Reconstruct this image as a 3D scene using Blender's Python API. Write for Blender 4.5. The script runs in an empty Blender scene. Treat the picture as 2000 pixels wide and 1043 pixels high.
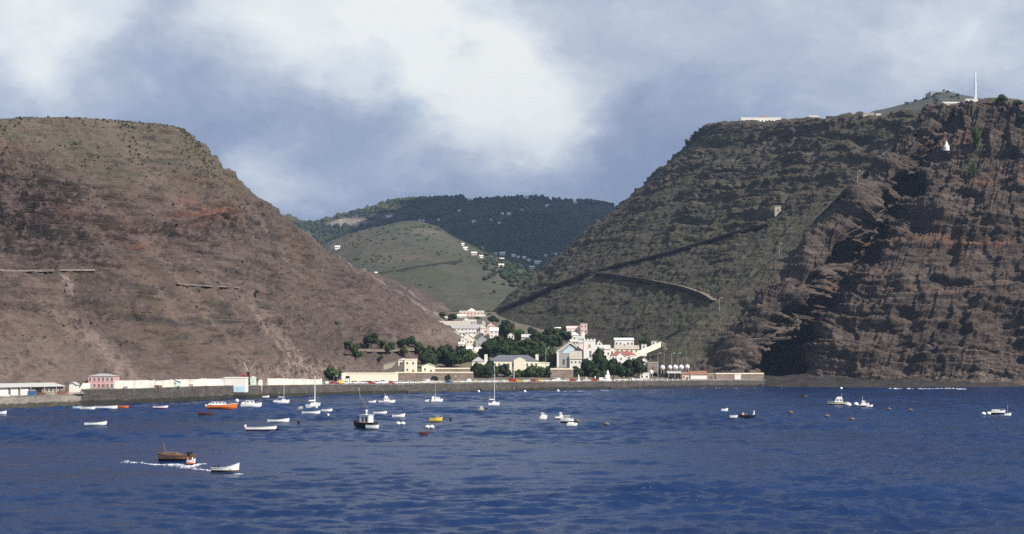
import bpy, math, random
import numpy as np
from mathutils import Vector, Matrix, noise as mnoise

# ------------------------------------------------------------------ camera, sky, sun, exposure
sc = bpy.context.scene
C = sc.collection
rad = math.radians
F, CX, HY, HC = 2800.0, 1000.0, 688.0, 22.0      # focal length, centre column, horizon row (photo pixels), eye height (m)

cam_d = bpy.data.cameras.new('camera'); cam = bpy.data.objects.new('camera', cam_d); C.objects.link(cam)
cam.location = (0, 0, HC); cam.rotation_euler = (rad(90), 0, 0)
cam_d.sensor_fit = 'HORIZONTAL'; cam_d.sensor_width = 36.0; cam_d.lens = F/2000*36.0
cam_d.shift_y = (HY-521.5)/2000
cam_d.clip_start = 1.0; cam_d.clip_end = 30000
sc.camera = cam
sc.view_settings.view_transform = 'Standard'; sc.view_settings.look = 'None'
sc.view_settings.gamma = 1.0; sc.view_settings.exposure = 0.42
sc.view_settings.use_curve_mapping = False
sc.render.film_transparent = False
try:
    sc.cycles.use_denoising = False; sc.cycles.sample_clamp_indirect = 2.0
    sc.cycles.max_bounces = 6; sc.cycles.diffuse_bounces = 2; sc.cycles.glossy_bounces = 2
    sc.cycles.volume_bounces = 0; sc.cycles.caustics_reflective = False; sc.cycles.caustics_refractive = False
    sc.cycles.filter_width = 1.5
except Exception: pass

SUN_EL, SUN_AZ = rad(42), rad(51)                # azimuth: degrees to the right of straight behind the camera
sd = Vector((math.sin(SUN_AZ)*math.cos(SUN_EL), -math.cos(SUN_AZ)*math.cos(SUN_EL), math.sin(SUN_EL)))
sun_d = bpy.data.lights.new('sun', 'SUN'); sun = bpy.data.objects.new('sun', sun_d); C.objects.link(sun)
sun_d.energy = 5.0; sun_d.angle = rad(0.53); sun_d.color = (1.0, 0.94, 0.85)
sun.rotation_euler = sd.to_track_quat('Z', 'Y').to_euler()
sun.location = (300, -300, 600)

class NT:
    """tiny node-tree helper"""
    def __init__(s, tree): s.t = tree; s.n = tree.nodes; s.l = tree.links
    def add(s, typ, **kw):
        nd = s.n.new(typ)
        for k, v in kw.items():
            if k == 'inp':
                for i, val in v.items():
                    if hasattr(val, 'is_output') : s.l.new(val, nd.inputs[i])
                    else: nd.inputs[i].default_value = val
            else: setattr(nd, k, v)
        return nd
    def math(s, op, a, b=None, c=None, clamp=False):
        nd = s.n.new('ShaderNodeMath'); nd.operation = op; nd.use_clamp = clamp
        for i, v in enumerate((a, b, c)):
            if v is None: continue
            if hasattr(v, 'is_output'): s.l.new(v, nd.inputs[i])
            else: nd.inputs[i].default_value = v
        return nd.outputs[0]
    def vmath(s, op, a, b=None, out=0):
        nd = s.n.new('ShaderNodeVectorMath'); nd.operation = op
        for i, v in enumerate((a, b)):
            if v is None: continue
            if hasattr(v, 'is_output'): s.l.new(v, nd.inputs[i])
            else: nd.inputs[i].default_value = v
        return nd.outputs[out]
    def mix(s, f, a, b, blend='MIX'):
        nd = s.n.new('ShaderNodeMix'); nd.data_type = 'RGBA'; nd.blend_type = blend; nd.clamp_factor = True
        for i, v in ((0, f), (6, a), (7, b)):
            if hasattr(v, 'is_output'): s.l.new(v, nd.inputs[i])
            else: nd.inputs[i].default_value = (*v, 1) if isinstance(v, tuple) and len(v) == 3 else v
        return nd.outputs[2]
    def noise(s, vec, scale, detail=6, rough=0.55, dist=0.0):
        nd = s.n.new('ShaderNodeTexNoise'); s.l.new(vec, nd.inputs['Vector'])
        nd.inputs['Scale'].default_value = scale; nd.inputs['Detail'].default_value = detail
        nd.inputs['Roughness'].default_value = rough; nd.inputs['Distortion'].default_value = dist
        return nd
    def ramp(s, f, stops):
        nd = s.n.new('ShaderNodeValToRGB'); s.l.new(f, nd.inputs[0])
        el = nd.color_ramp.elements
        while len(el) < len(stops): el.new(0.5)
        for e, (p, c) in zip(el, stops): e.position = p; e.color = (*c, 1) if len(c) == 3 else c
        return nd.outputs[0]
    def smooth(s, x, lo, hi):
        nd = s.n.new('ShaderNodeMapRange'); nd.interpolation_type = 'SMOOTHSTEP'
        s.l.new(x, nd.inputs[0]); nd.inputs[1].default_value = lo; nd.inputs[2].default_value = hi
        return nd.outputs[0]

# ---- sky: a layer of broken cloud under a clear sky
w = bpy.data.worlds.new('World'); sc.world = w; w.use_nodes = True
T = NT(w.node_tree); T.n.clear()
tc = T.add('ShaderNodeTexCoord').outputs['Generated']
sky = T.add('ShaderNodeTexSky', sky_type='NISHITA'); sky.sun_disc = False
sky.sun_elevation = SUN_EL; sky.sun_rotation = math.atan2(sd.x, sd.y)
sky.altitude = 0; sky.air_density = 1.0; sky.dust_density = 1.5
stretch = T.vmath('MULTIPLY', tc, (1.0, 1.0, 1.55))
n_big = T.noise(stretch, 3.1, 7, 0.52, 0.25).outputs['Fac']
warp = T.noise(stretch, 6.0, 5, 0.55).outputs['Color']
warp2 = T.noise(stretch, 21.0, 4, 0.55).outputs['Color']
wv = T.vmath('SCALE', T.vmath('SUBTRACT', warp, (0.5, 0.5, 0.5))); wv.node.inputs['Scale'].default_value = 0.20
wv2 = T.vmath('SCALE', T.vmath('SUBTRACT', warp2, (0.5, 0.5, 0.5))); wv2.node.inputs['Scale'].default_value = 0.055
pos = T.vmath('ADD', T.vmath('ADD', stretch, wv), wv2)
def sky_dir(px, py):
    v = Vector(((px-CX)/F, 1.0, (HY-py)/F)).normalized(); return (v.x, v.y, v.z*1.55)
lit = T.math('MULTIPLY', T.math('SUBTRACT', n_big, 0.5), 0.72)
for px, py, r, a in ((760, 90, .105, .40), (900, 190, .085, .34), (560, 20, .085, .40), (1060, 140, .10, .30), (880, 45, .06, .30), (1000, 265, .055, .26),
                     (575, 320, .040, .52), (120, 70, .075, .50), (30, 10, .07, .35), (1690, 20, .12, .42), (1300, 60, .06, .14), (1950, 80, .09, .2), (780, 350, .05, .14),
                     (420, 230, .085, -.13), (700, 250, .045, -.16), (1480, 190, .14, -.10), (1000, 410, .16, -.20), (330, 130, .06, -.06),
                     (560, 430, .06, -.08), (1280, 300, .08, -.12), (1330, 20, .05, -.16)):
    d = T.vmath('DISTANCE', pos, sky_dir(px, py), out=1)
    g = T.smooth(d, r*1.5, 0.0)
    lit = T.math('MULTIPLY_ADD', g, a, lit)
fine = T.noise(pos, 13.0, 7, 0.6).outputs['Fac']
lit = T.math('ADD', lit, T.math('MULTIPLY', T.math('SUBTRACT', fine, 0.5), 0.62))
lit = T.math('ADD', lit, 0.27)
cloud = T.ramp(lit, [(0.0, (0.200, 0.252, 0.362)), (0.25, (0.280, 0.338, 0.455)), (0.5, (0.41, 0.46, 0.545)), (0.75, (0.585, 0.625, 0.67)), (1.0, (0.73, 0.75, 0.735))])
skyc = T.vmath('SCALE', sky.outputs[0]); skyc.node.inputs['Scale'].default_value = 0.10
gap = T.smooth(T.noise(pos, 7.0, 3, 0.5).outputs['Fac'], 0.64, 0.74)
gap2 = T.smooth(T.vmath('DISTANCE', pos, sky_dir(905, -12), out=1), 0.032, 0.012)
gap = T.math('MULTIPLY', T.math('MAXIMUM', T.math('MULTIPLY', gap, 0.5), gap2), 0.8)
bg = T.add('ShaderNodeBackground', inp={'Color': T.mix(gap, cloud, skyc), 'Strength': 0.93})
T.l.new(bg.outputs[0], T.add('ShaderNodeOutputWorld').inputs[0])

# ------------------------------------------------------------------ helpers
def at(px, py, D):
    """the point D metres out to sea-ward depth that the photo shows at (px, py)"""
    return np.array([(px-CX)/F*D, D, HC+(HY-py)/F*D])
def proj(P):
    P = np.asarray(P); return np.stack([CX+F*P[..., 0]/P[..., 1], HY-F*(P[..., 2]-HC)/P[..., 1]], -1)

def vhash(ix, iy, iz, seed):
    h = (ix.astype(np.int64)*374761393 + iy.astype(np.int64)*668265263 + iz.astype(np.int64)*2147483647 + seed*974711) & 0xffffffff
    h = ((h ^ (h >> 13))*1274126177) & 0xffffffff
    h = ((h ^ (h >> 16))*2246822519) & 0xffffffff
    return ((h ^ (h >> 15)) & 0xffffff)/16777215.0
def vnoise(p, seed=0):
    """value noise in -1..1 on an (..., 3) array"""
    i = np.floor(p); f = p-i; f = f*f*f*(f*(f*6-15)+10); i = i.astype(np.int64)
    x, y, z = i[..., 0], i[..., 1], i[..., 2]; fx, fy, fz = f[..., 0], f[..., 1], f[..., 2]
    r = 0
    for dz in (0, 1):
        wz = fz if dz else 1-fz
        for dy in (0, 1):
            wy = fy if dy else 1-fy
            a = vhash(x, y+dy, z+dz, seed); b = vhash(x+1, y+dy, z+dz, seed)
            r = r + (a+(b-a)*fx)*wy*wz
    return r*2-1
def fbm(p, octaves=5, gain=0.5, seed=0):
    r = 0; a = 1; t = 0
    for k in range(octaves):
        r = r + a*vnoise(p+k*17.3, seed+k); t += a; a *= gain; p = p*2.03
    return r/t
def ridged(p, octaves=4, gain=0.5, seed=0):
    r = 0; a = 1; t = 0
    for k in range(octaves):
        n = 1-np.abs(vnoise(p+k*11.7, seed+k)); r = r + a*n*n; t += a; a *= gain; p = p*2.03
    return r/t
def sstep(x, a, b):
    t = np.clip((x-a)/(b-a), 0, 1); return t*t*(3-2*t)

def crom(K, n_per):
    """Catmull-Rom through K (m, ..., 3); n_per = samples per segment"""
    m = len(K); out = []
    for s in range(m-1):
        p0 = K[max(s-1, 0)]; p1 = K[s]; p2 = K[s+1]; p3 = K[min(s+2, m-1)]
        n = n_per[s]; t = (np.arange(n)/n).reshape((n,)+(1,)*(K.ndim-1))
        d1 = (p2-p0)*0.5*0.85; d2 = (p3-p1)*0.5*0.85
        if s == 0: d1 = (p2-p1)
        if s == m-2: d2 = (p2-p1)
        out.append((2*t**3-3*t**2+1)*p1 + (t**3-2*t**2+t)*d1 + (-2*t**3+3*t**2)*p2 + (t**3-t**2)*d2)
    out.append(K[-1:][:])
    return np.concatenate(out, 0)

def grid_mesh(name, P, attrs=None, flip=False, smooth=True):
    nv, nu = P.shape[:2]
    me = bpy.data.meshes.new(name)
    idx = np.arange(nv*nu).reshape(nv, nu)
    q = np.stack([idx[:-1, :-1], idx[:-1, 1:], idx[1:, 1:], idx[1:, :-1]], -1).reshape(-1, 4)
    if flip: q = q[:, ::-1]
    nf = len(q)
    me.vertices.add(nv*nu); me.vertices.foreach_set('co', P.reshape(-1).astype(np.float32))
    me.loops.add(nf*4); me.loops.foreach_set('vertex_index', np.ascontiguousarray(q).reshape(-1).astype(np.int32))
    me.polygons.add(nf); me.polygons.foreach_set('loop_start', np.arange(0, nf*4, 4, dtype=np.int32))
    me.polygons.foreach_set('loop_total', np.full(nf, 4, dtype=np.int32))
    me.polygons.foreach_set('use_smooth', np.full(nf, smooth))
    for k, v in (attrs or {}).items():
        a = me.attributes.new(k, 'FLOAT', 'POINT'); a.data.foreach_set('value', v.reshape(-1).astype(np.float32))
    me.update(calc_edges=True); me.validate()
    return me
def normals(P):
    du = np.gradient(P, axis=1); dv = np.gradient(P, axis=0)
    n = np.cross(du, dv); n /= np.linalg.norm(n, axis=-1, keepdims=True)+1e-9
    return n
def link(name, me, mat=None, parent=None):
    o = bpy.data.objects.new(name, me); C.objects.link(o)
    if mat is not None and not me.materials: me.materials.append(mat)
    if parent is not None: o.parent = parent
    return o
def structure(o, label=None):
    o['kind'] = 'structure'
    if label: o['label'] = label
    return o
def tag(o, label, cat, group=None):
    o['label'] = label; o['category'] = cat
    if group: o['group'] = group
    return o
def stuff(o, label, cat):
    o['kind'] = 'stuff'; o['label'] = label; o['category'] = cat; return o

# ------------------------------------------------------------------ materials
def new_mat(name):
    m = bpy.data.materials.new(name); m.use_nodes = True
    t = NT(m.node_tree); b = t.n['Principled BSDF']; return m, t, b
def plain(name, col, rough=0.6, vary=0.12, scale=0.8, metal=0.0, spec=0.3):
    """painted / weathered surface: a colour with low-contrast blotches"""
    m, t, b = new_mat(name)
    g = t.add('ShaderNodeTexCoord').outputs['Object']
    n = t.noise(g, scale, 5, 0.6).outputs['Fac']
    dark = tuple(c*(1-vary*1.6) for c in col); lite = tuple(min(1, c*(1+vary)) for c in col)
    t.l.new(t.ramp(n, [(0.3, dark), (0.7, lite)]), b.inputs['Base Color'])
    b.inputs['Roughness'].default_value = rough; b.inputs['Metallic'].default_value = metal
    b.inputs['Specular IOR Level'].default_value = spec
    return m
def attr(t, name):
    nd = t.add('ShaderNodeAttribute'); nd.attribute_name = name; return nd.outputs['Fac']
# ------------------------------------------------------------------ rock and hillside materials
def hill_material(name, rock_a, rock_b, soil, green, ochre, pale, bump=0.6, strata_scale=0.22):
    m, t, b = new_mat(name)
    g = t.add('ShaderNodeNewGeometry').outputs['Position']
    n1 = t.noise(g, 0.035, 8, 0.6).outputs['Fac']
    n2 = t.noise(g, 0.25, 6, 0.65).outputs['Fac']
    n3 = t.noise(g, 1.1, 3, 0.6).outputs['Fac']
    flat = t.vmath('MULTIPLY', g, (0.12, 0.12, 1.0))
    n4 = t.noise(flat, strata_scale, 6, 0.65, 0.4).outputs['Fac']        # beds of lava seen edge-on
    base = t.mix(t.smooth(n4, 0.40, 0.60), rock_a, rock_b)
    base = t.mix(t.smooth(t.math('ADD', n1, t.math('MULTIPLY', t.math('SUBTRACT', n2, 0.5), 0.5)), 0.42, 0.60), base, soil)
    rk = t.math('MULTIPLY', attr(t, 'crag_shade'), t.smooth(t.math('ADD', n2, t.math('MULTIPLY', t.math('SUBTRACT', n4, .5), 1.2)), 0.38, 0.62))
    base = t.mix(rk, base, tuple(c*0.55 for c in rock_a))  # darker outcrop rock, also painted in for missing ledge shadows
    oc = t.math('MULTIPLY', attr(t, 'ochre'), t.smooth(t.math('ADD', n2, t.math('MULTIPLY', t.math('SUBTRACT', n4, .5), .8)), 0.40, 0.58))
    base = t.mix(oc, base, ochre)
    pl = t.math('MULTIPLY', attr(t, 'pale'), t.smooth(n2, 0.38, 0.60))
    base = t.mix(pl, base, pale)
    vg = t.math('MULTIPLY', attr(t, 'veg'), t.smooth(t.math('ADD', t.math('MULTIPLY', n2, 0.6), t.math('MULTIPLY', n3, 0.4)), 0.40, 0.56))
    base = t.mix(vg, base, green)
    base = t.mix(t.math('MULTIPLY', t.smooth(n3, 0.35, 0.72), 0.42), base, t.mix(0.5, base, (0.02, 0.018, 0.016)))
    vo = t.add('ShaderNodeTexVoronoi'); vo.feature = 'F1'; vo.inputs['Scale'].default_value = 0.30; t.l.new(t.vmath('MULTIPLY', g, (1, 1, 2.2)), vo.inputs['Vector'])
    vs = t.add('ShaderNodeSeparateColor'); t.l.new(vo.outputs['Color'], vs.inputs[0])
    base = t.mix(t.math('MULTIPLY', vs.outputs[0], 0.35), base, t.mix(0.55, base, (0.015, 0.014, 0.013)))
    t.l.new(base, b.inputs['Base Color'])
    b.inputs['Roughness'].default_value = 0.95; b.inputs['Specular IOR Level'].default_value = 0.1
    hgt = t.math('ADD', t.math('MULTIPLY', n2, 1.6), t.math('ADD', t.math('MULTIPLY', n3, 0.7), t.math('MULTIPLY', n4, 1.2)))
    bp = t.add('ShaderNodeBump', inp={'Strength': bump, 'Distance': 2.2, 'Height': hgt})
    t.l.new(bp.outputs[0], b.inputs['Normal'])
    return m
M = {}
M['right'] = hill_material('basalt_cliff', (0.062, 0.050, 0.045), (0.168, 0.130, 0.111), (0.116, 0.090, 0.075), (0.092, 0.102, 0.058), (0.21, 0.105, 0.065), (0.29, 0.23, 0.19), 0.9)
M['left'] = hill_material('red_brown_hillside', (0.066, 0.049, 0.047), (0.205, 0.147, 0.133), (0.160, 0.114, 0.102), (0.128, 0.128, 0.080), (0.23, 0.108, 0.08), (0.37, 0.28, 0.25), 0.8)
M['mid'] = hill_material('green_hillside', (0.072, 0.068, 0.060), (0.118, 0.102, 0.090), (0.090, 0.088, 0.066), (0.054, 0.070, 0.034), (0.16, 0.10, 0.08), (0.21, 0.18, 0.16), 0.5)
M['knoll'] = hill_material('grey_knoll', (0.085, 0.08, 0.075), (0.13, 0.12, 0.11), (0.10, 0.098, 0.085), (0.062, 0.07, 0.048), (0.16, 0.10, 0.08), (0.22, 0.2, 0.18), 0.6)
M['far'] = hill_material('wooded_mountain', (0.032, 0.040, 0.028), (0.05, 0.055, 0.035), (0.036, 0.042, 0.028), (0.022, 0.032, 0.017), (0.20, 0.12, 0.09), (0.42, 0.34, 0.29), 0.5)

# ------------------------------------------------------------------ lofted hills
def loft(rows, nu, nv):
    K = np.array(rows, float)                       # (rows, stations, 3)
    A = crom(np.swapaxes(K, 0, 1), nu)              # along the coast
    return crom(np.swapaxes(A, 0, 1), nv)           # up the slope
def lerp_rows(base, rim, fr, sag):
    """rows between base and rim; sag pulls the middle down and back"""
    base = np.array(base); rim = np.array(rim); out = []
    for f in fr:
        p = base+(rim-base)*f; p[:, 2] -= np.array(sag)*4*f*(1-f); out.append(p)
    return out
def ledges(h, period, P, seed, horiz=45.0):
    """stepped lava beds: each bed swells outwards upwards, then steps back to a bench"""
    q = h/period; k = np.floor(q); t = q-k
    amp = vhash(k, k*0, k*0, seed)
    patch = vnoise(np.stack([P[..., 0]/horiz, P[..., 1]/horiz, k*3.7], -1), seed+5)*0.5+0.5
    prof = np.where(t < 0.86, t/0.86, (1-t)/0.14)
    return (prof-0.45)*(0.35+0.9*amp)*sstep(patch, 0.25, 0.75)

def overhangs(h, period, P, seed, horiz=40.0):
    """outcrops with an undercut foot: the bed juts out at once, then lies back"""
    q = h/period; k = np.floor(q); t = q-k; amp = vhash(k, k*0, k*0, seed)
    patch = vnoise(np.stack([P[..., 0]/horiz, P[..., 1]/horiz, k*2.9], -1), seed+5)*0.5+0.5
    patch = patch+0.25*vnoise(np.stack([P[..., 0]/horiz*4, P[..., 1]/horiz*4, k*2.9], -1), seed+6)
    return np.where(t < 0.10, t/0.10, 1-(t-0.10)/0.90)*(0.4+0.8*amp)*sstep(patch, 0.5, 0.8)
# --- right-hand headland
rb = [at(1010, 590, 1950), at(962, 613, 1500), at(1145, 668, 1165), at(1285, 690, 1010), at(1345, 737, 966), at(1430, 738, 960), at(1525, 738, 1012),
      at(1590, 740, 955), at(1800, 742, 938), at(2000, 740, 940), at(2300, 742, 930), at(2800, 742, 930)]
rr = [at(1335, 312, 1950), at(1386, 252, 1500), at(1540, 239, 1330), at(1700, 229, 1220), at(1835, 214, 1130), at(1862, 202, 1117), at(1885, 198, 1112),
      at(1912, 195, 1106), at(1958, 193, 1096), at(2060, 205, 1085), at(2350, 215, 1060), at(2800, 220, 1050)]
sagr = [0, 3, 2, 0, 0, -3, -2, -6, -8, -8, -8, -8]
mids = lerp_rows(rb, rr, (0.25, 0.5, 0.78, 0.93), sagr)
low = np.array(rb)+np.array([0, -10, -14.0]); low[:4] = np.array(rb)[:4]+np.array([-10, -6, -10.0])
back1 = np.array(rr)+np.array([25, 45, 3.0]); back2 = np.array(rr)+np.array([120, 260, -6.0])
rows = [low, rb]+mids+[rr, back1, back2]
PR = loft(rows, [60, 130, 130, 120, 120, 110, 110, 120, 150, 60, 20], [6, 92, 92, 104, 56, 28, 14, 6])
ns = np.array([60, 130, 130, 120, 120, 110, 110, 120, 150, 60, 20]); ui = np.interp(np.arange(PR.shape[1]), np.concatenate([[0], np.cumsum(ns)]), np.arange(12))
nvs = np.array([6, 92, 92, 104, 56, 28, 14, 6]); vi = np.interp(np.arange(PR.shape[0]), np.concatenate([[0], np.cumsum(nvs)]), np.arange(9))
U, V = np.meshgrid(ui, vi)
# station 4 is the spur: in front of it the sea cliff, behind it the valley side
front = sstep(U, 3.3, 4.5); onslope = np.where(front > 0.5, sstep(V, 0.75, 1.12), sstep(V, 1.0, 1.5))*(1-0.88*sstep(V, 5.3, 6.0)*front)*(1-sstep(V, 6.1, 7.0))
N = normals(PR)
S = N.copy(); Zr = PR[..., 2]
bend = fbm(PR/130.0, 3, seed=3)*7+PR[..., 0]*0.035-PR[..., 1]*0.01
h = Zr+bend
mid_line = PR[PR.shape[0]//2]; along = np.concatenate([[0], np.cumsum(np.linalg.norm(np.diff(mid_line, axis=0), axis=1))])[None]+0*Zr
base_line = PR[6]; al2 = np.concatenate([[0], np.cumsum(np.linalg.norm(np.diff(base_line, axis=0), axis=1))])[None]
along = along*0.5+al2*0.5
Q = lambda a, z, k=0.0: np.stack([along/a, Zr/z, along*0+k], -1)
big = fbm(PR/np.array([75.0, 75, 110]), 4, seed=11)
led = 5.0*ledges(h, 21.0, PR, 21, 110)+3.2*ledges(h+3, 9.1, PR, 22, 60)+1.5*ledges(h+1, 4.1, PR, 23, 34)+0.7*ledges(h+2, 1.9, PR, 24, 20)
def butts(per, k, seed):
    """buttresses whose left flank is abrupt and right flank long"""
    q = along/per+1.7*fbm(Q(per*1.5, 34, k), 4, seed=seed)+Zr*0.007; t = q-np.floor(q); idn = np.floor(q)
    amp = vhash(idn, np.floor(h/23).astype(int), idn*0, seed); pr = np.where(t < 0.14, t/0.14, 1-(t-0.14)/0.86)
    return (pr-0.45)*(0.3+0.9*amp)
fl = ridged(Q(7.5, 46), 4, seed=31)-0.55
joints = ridged(Q(3.2, 16, 3.3), 3, seed=35)-0.55
chunk = ridged(np.stack([PR[..., 0]/30, PR[..., 1]/30, Zr/12], -1), 4, seed=41)-0.5
small = fbm(PR/np.array([5.5, 5.5, 2.4]), 4, 0.6, seed=51)
rough_wall = sstep(fbm(PR/60.0, 2, seed=61), -0.4, 0.3)*sstep(Zr, 60, 170)
disp_f = 8*big+2.3*led+6*butts(74, 0.3, 33)+3.2*butts(27, 5.1, 34)+2.6*fl+1.3*joints+3.4*chunk+1.7*small
disp_w = (0.25+0.85*rough_wall)*(4.0*overhangs(h+3*fbm(PR/16.0, 3, seed=62), 15.0, PR, 63, 34)+2.0*overhangs(h+2*fbm(PR/9.0, 3, seed=64), 6.0, PR, 65, 18))+4*big+(0.30+1.0*rough_wall)*led+(1.0+3.6*rough_wall)*chunk+(1.5+2.5*rough_wall)*butts(40, 2.2, 36)*0.8+1.0*small
disp = (disp_w*(1-front)+disp_f*front)*onslope + 0.6*small
scarp = sstep(U+0.10*fbm(Q(22, 22, 7.7), 3, seed=38), 3.96, 4.10)*(1-sstep(U, 4.2, 6.0)); disp = disp+(11.0+8.0*fbm(Q(60, 45, 9.1), 3, seed=39))*scarp*onslope*sstep(V, 1.5, 2.2)*(1-sstep(V, 5.2, 6.0))
# hollows weathered out of the face (pixel-free: surface station, height, size, depth)
def hollow(P, px, py, rx, ry, depth):
    q = proj(P); d = ((q[..., 0]-px)/rx)**2+((q[..., 1]-py)/ry)**2
    return -depth*np.exp(-d**1.5)
pq = PR
for a in ((1778, 365, 30, 17, 15), (1785, 428, 34, 18, 15), (1625, 500, 34, 28, 18), (1560, 545, 45, 20, 12), (1520, 705, 42, 26, 20), (1480, 720, 30, 22, 10),
          (1700, 495, 20, 25, 7), (1860, 490, 14, 30, 8), (1575, 610, 20, 25, 12), (1690, 580, 30, 14, 6), (1850, 650, 55, 12, 5), (1960, 330, 20, 30, 10), (1950, 555, 30, 14, 6), (1740, 560, 20, 20, 6)):
    disp = disp + hollow(pq, *a)*front
for a in ((1440, 700, 34, 30, -11), (1655, 690, 50, 26, -6), (1690, 430, 22, 60, -9), (1590, 480, 20, 26, -9), (1830, 420, 26, 40, -7), (1545, 585, 20, 18, -7), (1615, 640, 26, 30, -6)):
    disp = disp + hollow(pq, *a)*front
# dark gully lines on the valley side
for a in ((1430, 370, 45, 7, 5), (1560, 300, 50, 7, 5), (1470, 425, 30, 8, 5), (1620, 270, 70, 6, 5), (1400, 285, 35, 6, 4), (1350, 435, 35, 5, 3.5), (1690, 285, 25, 14, 6)):
    disp = disp + hollow(pq, *a)*(1-front)
PR = PR+S*disp[..., None]
# keep the beds' overhangs modest
fr_n = fbm(PR/40.0, 3, seed=71)
veg = (1-front)*(0.78+0.35*fr_n)*(1-0.5*rough_wall)+front*sstep(fr_n, 0.18, 0.5)*0.25
veg = np.maximum(veg, sstep(V, 6.2, 6.8)*0.8)
qq = proj(PR)
def spot(px, py, rx, ry, s=1.0): return s*np.exp(-(((qq[..., 0]-px)/rx)**2+((qq[..., 1]-py)/ry)**2))
ochre = np.clip(front*(0.9*np.exp(-((h-104-5*fr_n)/5.0)**2)*sstep(qq[..., 0], 1690, 1780)+0.5*np.exp(-((h-66)/4)**2)*sstep(fr_n, -0.1, 0.3)+0.8*np.exp(-((h-150)/4)**2)*sstep(qq[..., 0], 1820, 1900))
        +spot(1700, 500, 26, 30, 0.9)+spot(1850, 275, 45, 30, 0.6)+spot(1545, 655, 18, 8, 0.8)+0.06*front, 0, 1)
pale = np.clip(spot(1440, 705, 45, 28, 0.9)+spot(1650, 715, 120, 14, 0.55)+spot(1900, 735, 120, 10, 0.6)+0.25*front*sstep(fr_n, 0.2, 0.5)+front*0.45*sstep(qq[..., 1], 640, 735)*sstep(fr_n, -.2, .3), 0, 1)
greens = spot(1910, 270, 12, 35, 1.0)+spot(1890, 330, 12, 25, 0.9)+spot(1995, 228, 14, 12, 0.9)+spot(1950, 195, 20, 8, 0.9)
veg = np.clip(veg+greens*1.2, 0, 1)
right_hill = structure(link('terrain_right_headland', grid_mesh('right_headland', PR, dict(veg=veg, ochre=ochre, pale=pale)), M['right']))

# --- left-hand headland
lb = [at(-900, 772, 560), at(-350, 772, 580), at(0, 770, 622), at(200, 757, 655), at(400, 754, 706), at(560, 750, 768), at(690, 742, 862), at(800, 728, 980),
      at(897, 669, 1110), at(905, 648, 1350), at(900, 600, 1750)]
lr = [at(-800, 262, 790), at(-300, 246, 800), at(0, 234, 825), at(130, 231, 845), at(255, 240, 872), at(340, 250, 898), at(364, 262, 920), at(366, 266, 950),
      at(362, 266, 985), at(310, 300, 1250), at(200, 320, 1650)]
sagl = [8, 8, 4, 2, 3, 5, 7, 8, 8, 4, 0]
midl = lerp_rows(lb, lr, (0.2, 0.45, 0.72, 0.92), sagl)
lowl = np.array(lb)+np.array([8, -10, -10.0]); b1 = np.array(lr)+np.array([-14, 30, 2.5]); b2 = np.array(lr)+np.array([-120, 180, 6.0])
nsl = [16, 60, 130, 130, 130, 120, 110, 110, 70, 24]; nvl = [6, 70, 84, 84, 56, 24, 14, 6]
PL = loft([lowl, lb]+midl+[lr, b1, b2], nsl, nvl)
ui = np.interp(np.arange(PL.shape[1]), np.concatenate([[0], np.cumsum(nsl)]), np.arange(11)); vi = np.interp(np.arange(PL.shape[0]), np.concatenate([[0], np.cumsum(nvl)]), np.arange(9))
U, V = np.meshgrid(ui, vi); N = normals(PL); Zl = PL[..., 2]
onslope = sstep(V, 1.0, 1.5)*(1-sstep(V, 5.6, 6.3))
bend = fbm(PL/120.0, 3, seed=103)*10+PL[..., 0]*0.05; h = Zl+bend
q0 = proj(PL)
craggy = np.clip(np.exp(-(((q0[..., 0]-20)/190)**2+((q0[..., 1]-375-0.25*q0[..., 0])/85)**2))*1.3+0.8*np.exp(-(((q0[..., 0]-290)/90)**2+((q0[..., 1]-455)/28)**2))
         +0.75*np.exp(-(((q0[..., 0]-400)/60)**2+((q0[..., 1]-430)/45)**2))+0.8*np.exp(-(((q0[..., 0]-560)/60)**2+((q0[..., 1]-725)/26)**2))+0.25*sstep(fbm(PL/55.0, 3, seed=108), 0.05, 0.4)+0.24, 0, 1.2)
big = fbm(PL/np.array([90.0, 90, 120]), 4, seed=111)
led = 3.4*ledges(h, 15.0, PL, 121, 50)+2.0*ledges(h+3, 6.3, PL, 122, 26)+0.9*ledges(h+1, 2.9, PL, 123, 16)
chunk = ridged(PL/np.array([24.0, 24, 15]), 4, seed=141)-0.5
small = fbm(PL/np.array([5.5, 5.5, 3.2]), 4, 0.55, seed=151)
runs = ridged(np.stack([(PL[..., 0]*0.75+PL[..., 1]*0.66)/22.0+Zl/160, PL[..., 1]*0, Zl/150.0], -1), 3, seed=131)-0.55   # shallow runnels down the slope
al_ = np.concatenate([[0], np.cumsum(np.linalg.norm(np.diff(PL[PL.shape[0]//2], axis=0), axis=1))])[None]+0*Zl
qb = al_/30+1.5*fbm(np.stack([al_/45, Zl/22, al_*0], -1), 4, seed=161)+Zl*0.01; tb = qb-np.floor(qb); butl = np.where(tb < 0.14, tb/0.14, 1-(tb-0.14)/0.86)-0.45
over = 5.0*overhangs(h+4*fbm(PL/20.0, 3, seed=165), 13.0, PL, 166, 26)+2.6*overhangs(h+2*fbm(PL/9.0, 3, seed=167), 5.2, PL, 168, 14)
top_fade = 1-0.85*sstep(V, 4.3, 5.4)-0.0*U; rim_fade = 1-0.6*sstep(U, 6.6, 7.6)
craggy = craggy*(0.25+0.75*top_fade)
disp = ((0.17+1.5*np.clip(craggy, 0, 1))*top_fade*rim_fade*over+3.8*big+craggy*(3.0*led+9*chunk+1.2*butl)+0.7*led+3.2*runs+1.3*small)*onslope+0.5*small
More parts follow.
